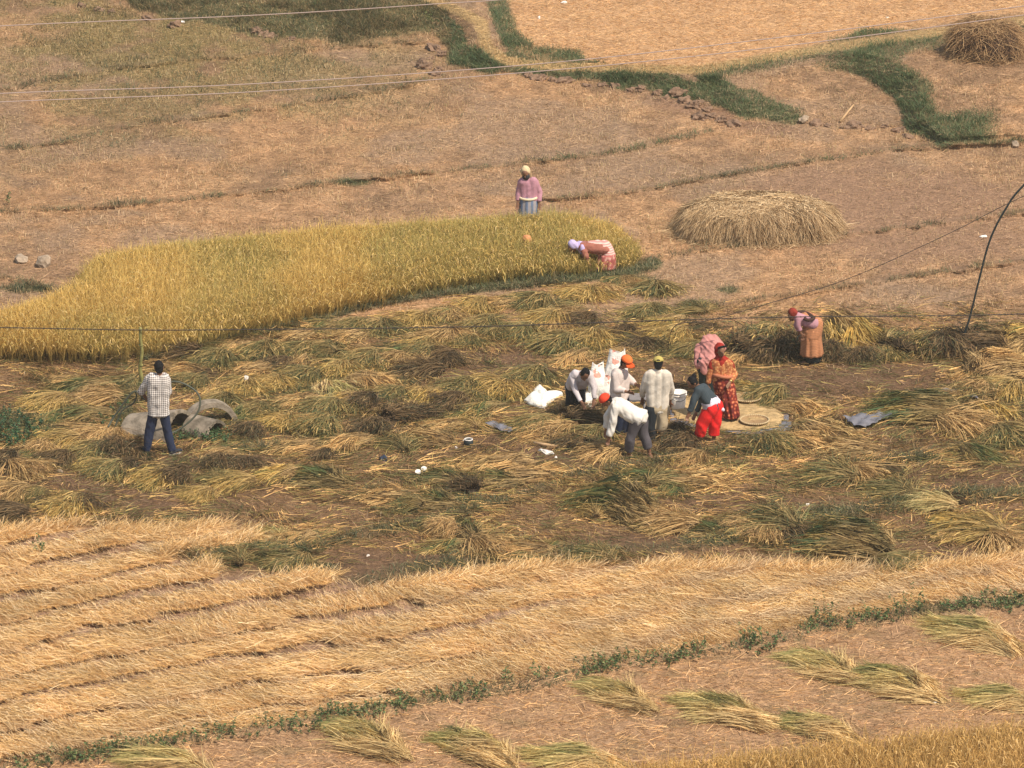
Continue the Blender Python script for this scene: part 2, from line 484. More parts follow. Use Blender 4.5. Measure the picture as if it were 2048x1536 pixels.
def litter():
    n = 330000
    def w(u, v):
        c, l, g = cover(u, v); return np.clip(l, 0, 1.7)/1.7
    u, v = scatter_px(n, BOX, w)
    b = G(u, v, .008); n = len(u)
    c, l, g = cover(u, v)
    ang = RNG.normal(0.15, .8, n) + math.pi*(RNG.random(n) < .5)
    d = flat_dirs(n, ang, RNG.normal(.08, .22, n))
    col = pick(TAN, n, jit=.2)
    top = (l > 1.5)
    col[top] = col[top]*np.array([1.22, 1.10, .98])
    col[~top] = col[~top]*.35 + np.clip(c[~top]*1.55, 0, .6)*.65*RNG.choice([.35, .7, 1.0, 1.3, 1.65], (int((~top).sum()), 1))*1.0
    low = v > 1230; col[low] *= RNG.uniform(.6, 1.35, (int(low.sum()), 1))
    L = RNG.uniform(.05, .20, n)*np.where(low, 1.3, 1); W = RNG.uniform(.006, .013, n)
    V, F, C = ribbons(b, d, L, W, col, bend=np.stack([RNG.normal(0, .2, n), RNG.normal(0, .2, n), RNG.uniform(-.15, .1, n)], -1), nseg=1)
    o = obj('straw_litter', np_mesh('straw_litter', V, F, C), M_STRAW)
    tag(o, 'dry straw bits and cut stubble strewn over all the harvested plots', 'straw litter', kind='stuff')
litter()

def stubble():
    n = 90000
    def w(u, v):
        c, l, g = cover(u, v)
        return np.clip(l, 0, 1)*np.where(v < 620, 1, .35)*(.25+.75*sstep(.45, .6, fbm(u, v*3, 90, 66, 3)))*(l < 1.5)
    u, v = scatter_px(n, BOX, w)
    b = G(u, v, -.01); n = len(u)
    d = np.stack([RNG.normal(0, .3, n), RNG.normal(0, .3, n), np.ones(n)], -1)
    col = pick([(.60, .43, .25), (.68, .52, .33), (.40, .28, .15), (.34, .29, .13)], n, jit=.15)
    c, l, g = cover(u, v)
    col = col*.55 + np.clip(c*1.8, 0, .6)*.45
    V, F, C = ribbons(b, d, RNG.uniform(.04, .11, n), RNG.uniform(.008, .016, n), col, nseg=1, taper=.7)
    o = obj('rice_stubble', np_mesh('rice_stubble', V, F, C), M_STRAW)
    tag(o, 'short upright cut stubble of the harvested plots', 'stubble', kind='stuff')
stubble()

def grass():
    n = 150000
    def w(u, v):
        c, l, g = cover(u, v); return g*1.0
    u, v = scatter_px(n, BOX, w)
    n = len(u)
    b = G(u, v, -.01)
    c, l, g = cover(u, v)
    d = np.stack([RNG.normal(0, .45, n), RNG.normal(-.1, .45, n), np.ones(n)], -1)
    nn = fbm(u, v*3, 80, 77, 3)
    col = pick([(.075, .10, .05), (.11, .125, .06), (.17, .16, .075), (.055, .085, .05), (.26, .20, .11), (.14, .13, .06)], n, jit=.2)
    lush = sstep(.45, .6, nn)[:, None]
    col = col*(1.15-.35*lush)
    col[(u < 900) & (v < 120)] *= np.array([1.2, 1.02, .95]); tl = (u > 900) & (v < 320); col[tl] = col[tl]*.5 + np.array([.075, .14, .055])*.5
    L = RNG.uniform(.06, .17, n)*(.7+.6*sstep(.4, .65, nn))
    L = np.where(g > .9, L*1.25, L)
    V, F, C = ribbons(b, d, L, RNG.uniform(.008, .016, n), col, tip=col*1.35, bend=np.stack([RNG.normal(0, .3, n), RNG.normal(0, .3, n), -RNG.uniform(0, .4, n)], -1), nseg=2)
    o = obj('grass', np_mesh('grass', V, F, C), M_GRASS)
    tag(o, 'dull green grass on the banks, bunds and between the plots', 'grass', kind='stuff')
grass()

# ------------------------------------------------------------------ standing rice
def rice_points(poly_top, htop, n, box, rng):
    def w(u, v): return inside(u, v, poly_top)*1.0
    u, v = scatter_px(n, box, w, rng)
    p = P(u, v, htop)
    return p, u, v
def standing_rice(name, label, poly, n, box, warm, h=.62, holes=()):
    rng = np.random.default_rng(21)
    p, u, v = rice_points(poly, h, n, box, rng)
    p[:, 2] = 0
    # tillers stand in hills
    p[:, :2] = np.round(p[:, :2]/.19)*.19 + rng.normal(0, .042, (n, 2))
    for hx, hy, hr in holes:
        keep = np.hypot((p[:, 0]-hx), (p[:, 1]-hy)) > hr
        p = p[keep]; u = u[keep]; v = v[keep]
    n = len(p)
    big = fbm(p[:, 0]*50, p[:, 1]*50, 90, 5, 3)
    edge = sstep(-2, 26, sdist(u, v, poly))
    lean = np.stack([rng.normal(.05, .13, n)+.5*(fbm(p[:, 0]*50, p[:, 1]*50, 60, 15, 2)-.5), rng.normal(-.04, .13, n)-.18*(1-edge), np.ones(n)], -1)
    hh = h*rng.uniform(.78, 1.1, n)*(0.88+.24*big)*(.72+.28*edge)*(1-(0 if warm else .30)*sstep(1090, 1280, u))
    green = np.array([.27, .27, .085]); gold = np.array([.74, .49, .15])
    if warm: green = np.array([.27, .22, .07]); gold = np.array([.64, .39, .13])
    k = np.clip(sstep(.35, .68, big)*.5 + rng.uniform(0, .75, n) + (.3 if warm else .08) + .2*sstep(470, 640, v), 0, 1)[:, None]
    stem = (np.array([.14, .15, .05])*(1-k)+np.array([.36, .26, .09])*k)*np.where(u < 235, .32, 1.0)[:, None]  # left stems' darker green has the front face's shade painted in
    leaf = green*(1-k) + gold*k
    parts = []
    s = np.stack([rng.normal(size=n), rng.normal(size=n)*.35, np.zeros(n)], -1)
    bend = np.stack([rng.normal(.04, .10, n), rng.normal(0, .10, n), np.zeros(n)], -1)
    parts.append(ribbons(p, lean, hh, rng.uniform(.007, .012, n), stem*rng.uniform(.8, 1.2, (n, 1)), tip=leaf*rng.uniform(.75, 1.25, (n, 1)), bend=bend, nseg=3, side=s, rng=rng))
    # upper leaves, erect
    q = p + lean*(hh*rng.uniform(.35, .6, n))[:, None]
    d = lean + np.stack([rng.normal(0, .35, n), rng.normal(0, .35, n), np.zeros(n)], -1)
    parts.append(ribbons(q, d, hh*rng.uniform(.45, .85, n), rng.uniform(.008, .013, n), leaf*.6, tip=leaf*rng.uniform(.75, 1.45, (n, 1)), nseg=2, side=s, rng=rng,
                         bend=np.stack([rng.normal(0, .15, n), rng.normal(0, .15, n), -rng.uniform(0, .2, n)], -1)))
    # drooping ears
    m = rng.random(n) < .36
    pp = (p + lean*hh[:, None] + bend*hh[:, None])[m]; nm = m.sum()
    ang = rng.uniform(0, 2*math.pi, nm)
    d = np.stack([np.cos(ang)*.35, np.sin(ang)*.35, np.full(nm, .9)], -1)
    ear = pick([(.60, .40, .12), (.55, .36, .10), (.66, .47, .20), (.50, .38, .12)] if not warm else [(.66, .40, .13), (.6, .36, .11), (.7, .47, .2)], nm, rng=rng, jit=.12)
    parts.append(ribbons(pp - np.array([0, 0, .06]), d, rng.uniform(.13, .22, nm), rng.uniform(.012, .019, nm), ear*.85, tip=ear, nseg=2, rng=rng,
                         bend=np.stack([np.cos(ang)*.22, np.sin(ang)*.22, -rng.uniform(.5, 1.5, nm)], -1), wprof=[.5, 1.1, .6]))
    V, F, C = joinm(parts)
    o = obj(name, np_mesh(name, V, F, C), M_GRASS)
    tag(o, label, 'rice crop', kind='stuff')
RICE = [(-420, 665), (-300, 640), (-100, 620), (0, 604), (60, 590), (110, 572), (150, 548), (165, 520), (200, 492), (330, 470), (450, 458), (600, 445), (800, 428), (1000, 412), (1100, 402),
        (1225, 418), (1248, 440), (1275, 462), (1266, 480), (1240, 487), (1180, 497), (1130, 501), (1000, 512), (850, 533), (700, 564), (590, 592), (480, 615), (400, 638), (330, 655), (240, 662), (0, 660), (-420, 668)]
pw = P(1190, 545, 0)
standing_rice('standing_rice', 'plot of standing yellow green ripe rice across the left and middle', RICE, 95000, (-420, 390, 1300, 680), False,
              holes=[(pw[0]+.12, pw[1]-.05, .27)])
RICE2 = [(1040, 1545), (1180, 1520), (1320, 1500), (1480, 1478), (1600, 1465), (1750, 1450), (1900, 1432), (2048, 1420), (2400, 1390), (2400, 1650), (1000, 1650)]
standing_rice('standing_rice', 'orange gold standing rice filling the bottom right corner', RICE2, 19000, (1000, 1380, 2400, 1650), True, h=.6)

# ------------------------------------------------------------------ fallen straw field
def straw_field():
    n = 200000
    def w(u, v):
        df = sdist(u, v, FIELD) 
        r = rowcoord(u, v); ph = r-np.floor(r)
        am = sstep(1500, 700, u)
        return (df > -2)*(1-.96*np.maximum(rowgap(u, v)[0], rowgap(u+4, v+5)[0]))
    u, v = scatter_px(n, (-420, 1040, 2470, 1700), w)
    n = len(u)
    r = rowcoord(u, v); ph = r-np.floor(r)
    b = G(u, v, 0)
    b[:, 2] += RNG.uniform(0, .07, n)
    far = sstep(900, 1500, u)[..., None]*sstep(1300, 1180, v)[..., None]
    # image direction of a straw: down to the right; butts at the lower edge
    flow = fbm(u, v*2, 240, 88, 2)-.5
    a_im = np.radians(-22 - 50*flow + 26*(fbm(u, v*2, 60, 89, 2)-.5) + RNG.normal(0, 16, n))
    # stubbly standing part near the upper edge
    stand = sstep(24, 4, sdist(u, v, FIELD))*(v < 1180)*(RNG.random(n) < .6) + sstep(.55, .75, fbm(u, v*2, 150, 99, 2))*.0
    d = np.stack([np.cos(a_im), np.sin(a_im)/.36, RNG.normal(.02, .10, n)], -1)
    d /= np.linalg.norm(d, axis=1, keepdims=True)
    L = RNG.uniform(.18, .46, n)
    up = stand > .5
    d[up] = np.stack([RNG.normal(.35, .3, up.sum()), RNG.normal(0, .3, up.sum()), np.full(up.sum(), .35)], -1)
    L[up] *= .6; d[up] /= np.linalg.norm(d[up], axis=1, keepdims=True)
    start = b - d*L[:, None]*np.where(up, 0, .5)[:, None]
    start[:, 2] = np.maximum(start[:, 2], b[:, 2]-.02)
    ear = pick([(.74, .49, .225), (.68, .44, .185), (.78, .55, .28), (.62, .39, .165), (.80, .60, .35)], n, jit=.12)
    butt = pick([(.72, .53, .32), (.66, .48, .30), (.78, .60, .38), (.58, .41, .25), (.42, .28, .17)], n, jit=.14)
    k = (sstep(.50, .92, ph)*.85)[:, None]
    mott = fbm(u, v*3, 100, 301, 3); ear = ear*(.78+.5*mott)[:, None]
    col0 = ear*(1-k*.7)+butt*k*.7
    col1 = ear*(1-k)+butt*k
    V, F, C = ribbons(start, d, L, RNG.uniform(.006, .0105, n), col0, tip=col1, nseg=2, taper=.6,
                      bend=np.stack([RNG.normal(0, .12, n), RNG.normal(0, .12, n), RNG.normal(-.05, .06, n)], -1))
    o = obj('fallen_straw', np_mesh('fallen_straw', V, F, C), M_STRAW)
    tag(o, 'golden cut straw laid in long rows across the near plot', 'straw', kind='stuff')
straw_field()

# ------------------------------------------------------------------ sheaves
GREENISH = dict(leaf=[(.09, .12, .05), (.16, .15, .06), (.04, .07, .04), (.34, .23, .09), (.42, .27, .11), (.06, .095, .045)], ear=[(.50, .34, .12), (.38, .27, .09), (.56, .39, .16)], stalk=[(.40, .27, .14), (.28, .20, .10), (.14, .105, .055)])
GOLDEN = dict(leaf=[(.52, .33, .10), (.34, .23, .08), (.60, .40, .15), (.13, .14, .055)], ear=[(.62, .42, .13), (.68, .47, .18), (.52, .34, .10)], stalk=[(.46, .31, .16), (.34, .23, .12), (.24, .15, .08)])
DARK = dict(leaf=[(.10, .065, .036), (.06, .045, .03), (.24, .15, .08), (.045, .06, .035)], ear=[(.33, .22, .10), (.22, .15, .07)], stalk=[(.11, .07, .04), (.19, .12, .07), (.05, .035, .025)])
TANNY = dict(leaf=[(.54, .33, .15), (.38, .22, .10), (.18, .125, .06), (.62, .41, .20)], ear=[(.60, .42, .18), (.50, .33, .13)], stalk=[(.52, .36, .19), (.36, .23, .12), (.22, .14, .075)])
PALE = dict(leaf=[(.56, .43, .20), (.46, .37, .16), (.22, .22, .10), (.64, .48, .24), (.34, .31, .13)], ear=[(.46, .38, .18), (.5, .42, .2)], stalk=[(.70, .51, .29), (.60, .43, .23), (.44, .30, .16)])
def lockpick(cols, key, rng, jit=.15, mix=.7):
    """neighbouring straws (same lock number) share most of their colour"""
    cols = np.array(cols)*np.array([1.16, 1.16, 1.0]); n = len(key)
    lk = rng.integers(0, len(cols), 400); lb = rng.uniform(.7, 1.3, 400)
    a = cols[lk[key % 400]]*lb[key % 400][:, None]
    b = cols[rng.integers(0, len(cols), n)]
    return (a*mix + b*(1-mix))*(1+rng.normal(size=(n, 1))*jit).clip(.4, 1.7)
TONES = {'greenish': GREENISH, 'golden': GOLDEN, 'dark brown': DARK, 'tan': TANNY, 'pale green': PALE}
def sheaf_meshes(name, tone, L=.95, n=430, spread=.55, rad=.10, fat=1.0, seed=1, ears=110, lumps=False):
    n = int(n*1.5); ears = int(ears*1.3)
    rng = np.random.default_rng(seed)
    T = TONES[tone]
    # butt cross-section disc, tie at 22 % of the length, fan of ears at +X
    a = rng.uniform(0, 2*math.pi, n); r = rad*np.sqrt(rng.random(n))
    y0 = np.cos(a)*r*1.25; z0 = rad*1.0 + np.sin(a)*r
    x0 = -L*.5 + rng.normal(0, .035, n) + L*.45*rng.random(n)**2.2
    base = np.stack([x0, y0, z0], -1)
    yaw = (y0/rad)*spread*.75 + rng.normal(0, .26, n) + .25*np.sin(rng.integers(0, 9, n)*2.1+seed)
    pit = (z0/rad-1)*.26 + rng.normal(.12, .13, n)
    d = np.stack([np.cos(yaw), np.sin(yaw), pit], -1)
    ln = L*rng.uniform(.45, 1.05, n)
    bend = np.stack([np.zeros(n), rng.normal(0, .12, n)+yaw*.15, -rng.uniform(.18, .42, n)*(.6+z0/rad*.5)], -1)
    # stay above ground
    endz = z0 + d[:, 2]/np.linalg.norm(d, axis=1)*ln + bend[:, 2]*ln
    bend[:, 2] += np.maximum(0, (.015+rng.uniform(0, .10, n) - endz))/ln
    key = (np.floor((a/(2*math.pi)+seed)*9)*7+np.floor(r/rad*2.2)+3*np.floor(x0/L*3)).astype(int)
    st = lockpick(T['stalk'], key, rng, .14); lf = lockpick(T['leaf'], key+50, rng, .16)
    V, F, C = ribbons(base, d, ln, rng.uniform(.008, .014, n)*fat, st, tip=lf, bend=bend, nseg=4, rng=rng, wprof=[.8, 1, 1, .9, .35])
    # loose cross leaves
    m = n//2
    q = np.stack([rng.uniform(-L*.5, L*.5, m), rng.normal(0, rad*1.8, m), np.abs(rng.normal(rad*1.2, rad*.5, m))+.02], -1)
    ya = rng.normal(0, .9, m)
    dd = np.stack([np.cos(ya), np.sin(ya), rng.normal(0, .25, m)], -1)
    V2, F2, C2 = ribbons(q, dd, rng.uniform(.15, .35, m), rng.uniform(.008, .015, m)*fat, pick(T['leaf'], m, rng, .2), nseg=2, rng=rng,
                         bend=np.stack([np.zeros(m), np.zeros(m), -rng.uniform(.1, .5, m)], -1))
    # a solid dull core so that light does not leak through
    core = []
    K = 10; S = 9
    cv = []
    for i in range(S):
        t = i/(S-1)
        x = -L*.5 + t*L*.72
        ry = rad*1.05*(1+t*spread*1.5)*(1-.5*max(0, t-.7)/.3); rz = rad*.85*(1-.35*t)
        if i == 0: ry *= .9; rz *= .9
        for k in range(K):
            an = 2*math.pi*k/K
            cv.append((x, math.cos(an)*ry, max(.004, rad*.85*(1-.35*t)+math.sin(an)*rz)))
    cv = np.array(cv); cf = []
    for i in range(S-1):
        for k in range(K):
            cf.append([i*K+k, i*K+(k+1) % K, (i+1)*K+(k+1) % K, (i+1)*K+k])
    cf.append([0, 1, 2, 3]); cf.append([0, 3, 4, 5]); cf.append([0, 5, 6, 7]); cf.append([0, 7, 8, 9])
    cc = np.zeros((len(cv), 3)) + np.array(T['stalk'][2])*.75
    V, F, C = joinm([(V, F, C), (V2, F2, C2), (cv, np.array(cf), cc)])
    V[:, 2] = np.maximum(V[:, 2], .003)
    base_part = (V, F, C)
    # ears
    k = rng.choice(n, ears)
    tp = base[k] + d[k]/np.linalg.norm(d[k], axis=1, keepdims=True)*ln[k][:, None]*.86 + bend[k]*ln[k][:, None]*.74
    tp[:, 2] += .015
    de = d[k]*.8 + rng.normal(0, .3, (ears, 3)); de[:, 2] = np.abs(de[:, 2])*.4
    ec = pick(T['ear'], ears, rng, .15)
    V, F, C = ribbons(tp, de, rng.uniform(.10, .19, ears), rng.uniform(.012, .021, ears)*fat, ec*.85, tip=ec, nseg=2, rng=rng, wprof=[.5, 1.1, .5],
                      bend=np.stack([np.zeros(ears), np.zeros(ears), -rng.uniform(.2, .7, ears)], -1))
    V[:, 2] = np.maximum(V[:, 2], .004)
    me1 = np_mesh(name, *joinm([base_part, (V, F, C)]))
    me1.materials.append(M_STRAW)
    return me1
def mound_mesh(name, tone, L, W, H, n, seed, ears=0, slen=(.35, .75), wid=(.009, .015), fan=.35, hollow=True):
    """a combed layer of straw: ears towards +X, cut ends towards -X"""
    rng = np.random.default_rng(seed); T = TONES[tone]
    s_ = rng.uniform(-1, 1, n); t_ = rng.uniform(-1, 1, n)*np.sqrt(1-.75*s_**2)
    edge = 1+.16*np.sin(5*s_+seed)+.10*np.sin(9*s_+2*seed)
    def hz(a, b):
        return H*np.sqrt(np.clip(1-a*a, 0, 1))**.9*np.sqrt(np.clip(1-(b/np.sqrt(np.clip(1-.75*a*a, .05, 1)))**2, 0, 1))*(1+.28*np.sin(7*a+3*b+seed)+.22*np.sin(9*b-4*a+2*seed))
    x = s_*L/2; y = t_*W/2*edge
    z = np.maximum(hz(s_, t_), .0) + rng.uniform(0, .03, n)
    yaw = fan*t_*(.6+.8*(s_+1)/2) + .28*np.sin(3.1*s_+2.3*t_+seed) + .2*np.sin(5*t_+seed*1.7) + rng.normal(0, .14, n)
    ln = rng.uniform(*slen, n)
    s2 = np.clip(s_+ln*2/L*.8, -1, 1.0)
    z2 = hz(s2, np.clip(t_, -1, 1))
    d = np.stack([np.cos(yaw), np.sin(yaw), (z2-z)/ln*.5+rng.normal(.08, .07, n)], -1)
    bend = np.stack([np.zeros(n), rng.normal(0, .12, n), -np.abs(rng.normal(.10, .08, n))-(s_ > .3)*rng.uniform(.0, .3, n)], -1)
    base = np.stack([x, y, z], -1) - d*(ln*.3)[:, None]
    k = sstep(-.55, .35, s_+.25*np.sin(4*t_+seed))[:, None]
    key = (np.floor((t_+1+.3*np.sin(3*s_+seed))*4.5)*5 + np.floor((s_+1)*2.2+.7*np.sin(4*t_))).astype(int)
    c0 = lockpick(T['stalk'], key, rng, .14)*(1-k)+lockpick(T['leaf'], key+60, rng, .16)*k
    V, F, C = ribbons(base, d, ln, rng.uniform(*wid, n), c0, tip=c0*rng.uniform(.85, 1.2, (n, 1)), bend=bend, nseg=3, rng=rng, wprof=[.7, 1, .9, .3])
    parts = [(V, F, C)]
    if ears:
        k = rng.choice(n, ears); tp = base[k]+d[k]*ln[k][:, None]*.9
        ec = pick(T['ear'], ears, rng, .15)
        parts.append(ribbons(tp, d[k]+rng.normal(0, .25, (ears, 3)), rng.uniform(.09, .17, ears), rng.uniform(.014, .022, ears), ec*.9, tip=ec, nseg=2, rng=rng, wprof=[.5, 1.1, .5],
                             bend=np.stack([np.zeros(ears), np.zeros(ears), -rng.uniform(.2, .8, ears)], -1)))
    K, S = 18, 12; cv = []; cf = []
    for i in range(S+1):
        a = -0.96+1.86*i/S
        for q in range(K+1):
            b = (-1+2*q/K)*math.sqrt(1-.75*a*a)*.97
            cv.append((a*L/2*.93, b*W/2*.9*(1+.16*math.sin(5*a+seed)+.1*math.sin(9*a+2*seed)), float(hz(np.array([a]), np.array([b]))[0])*.82+.002))
    for i in range(S):
        for q in range(K): cf.append([i*(K+1)+q, (i+1)*(K+1)+q, (i+1)*(K+1)+q+1, i*(K+1)+q+1])
    parts.append((np.array(cv), np.array(cf), np.zeros((len(cv), 3))+np.array(T['stalk'][2])*.6))
    V, F, C = joinm(parts); V[:, 2] = np.maximum(V[:, 2], .002)
    me = np_mesh(name, V, F, C); me.materials.append(M_STRAW); return me
PROTO = {}
def proto(tone, shape, variant):
    key = (tone, shape, variant)
    if key not in PROTO:
        seed = 100 + len(PROTO)
        if shape == 'bundle': PROTO[key] = sheaf_meshes('rice_sheaf', tone, .95, 430, .62, .10, 1.0, seed, 130)
        elif shape == 'fan': PROTO[key] = sheaf_meshes('rice_sheaf', tone, .85, 420, 1.15, .085, 1.05, seed, 150)
        elif shape == 'stub': PROTO[key] = sheaf_meshes('rice_sheaf', tone, .70, 480, .45, .17, 1.05, seed, 110)
        elif shape == 'heap': PROTO[key] = mound_mesh('straw_heap', tone, 1.6, .72, .20, 1900, seed, 0, (.3, .8), (.007, .012), .40)
        elif shape == 'big': PROTO[key] = mound_mesh('rice_sheaf', tone, 1.5, 1.1, .34, 1700, seed, 260, (.35, .8), (.010, .016), .5)
        elif shape == 'flat': PROTO[key] = mound_mesh('rice_sheaf', tone, 1.15, .8, .13, 620, seed, 90, (.25, .65), (.009, .016), .6)
    return PROTO[key]

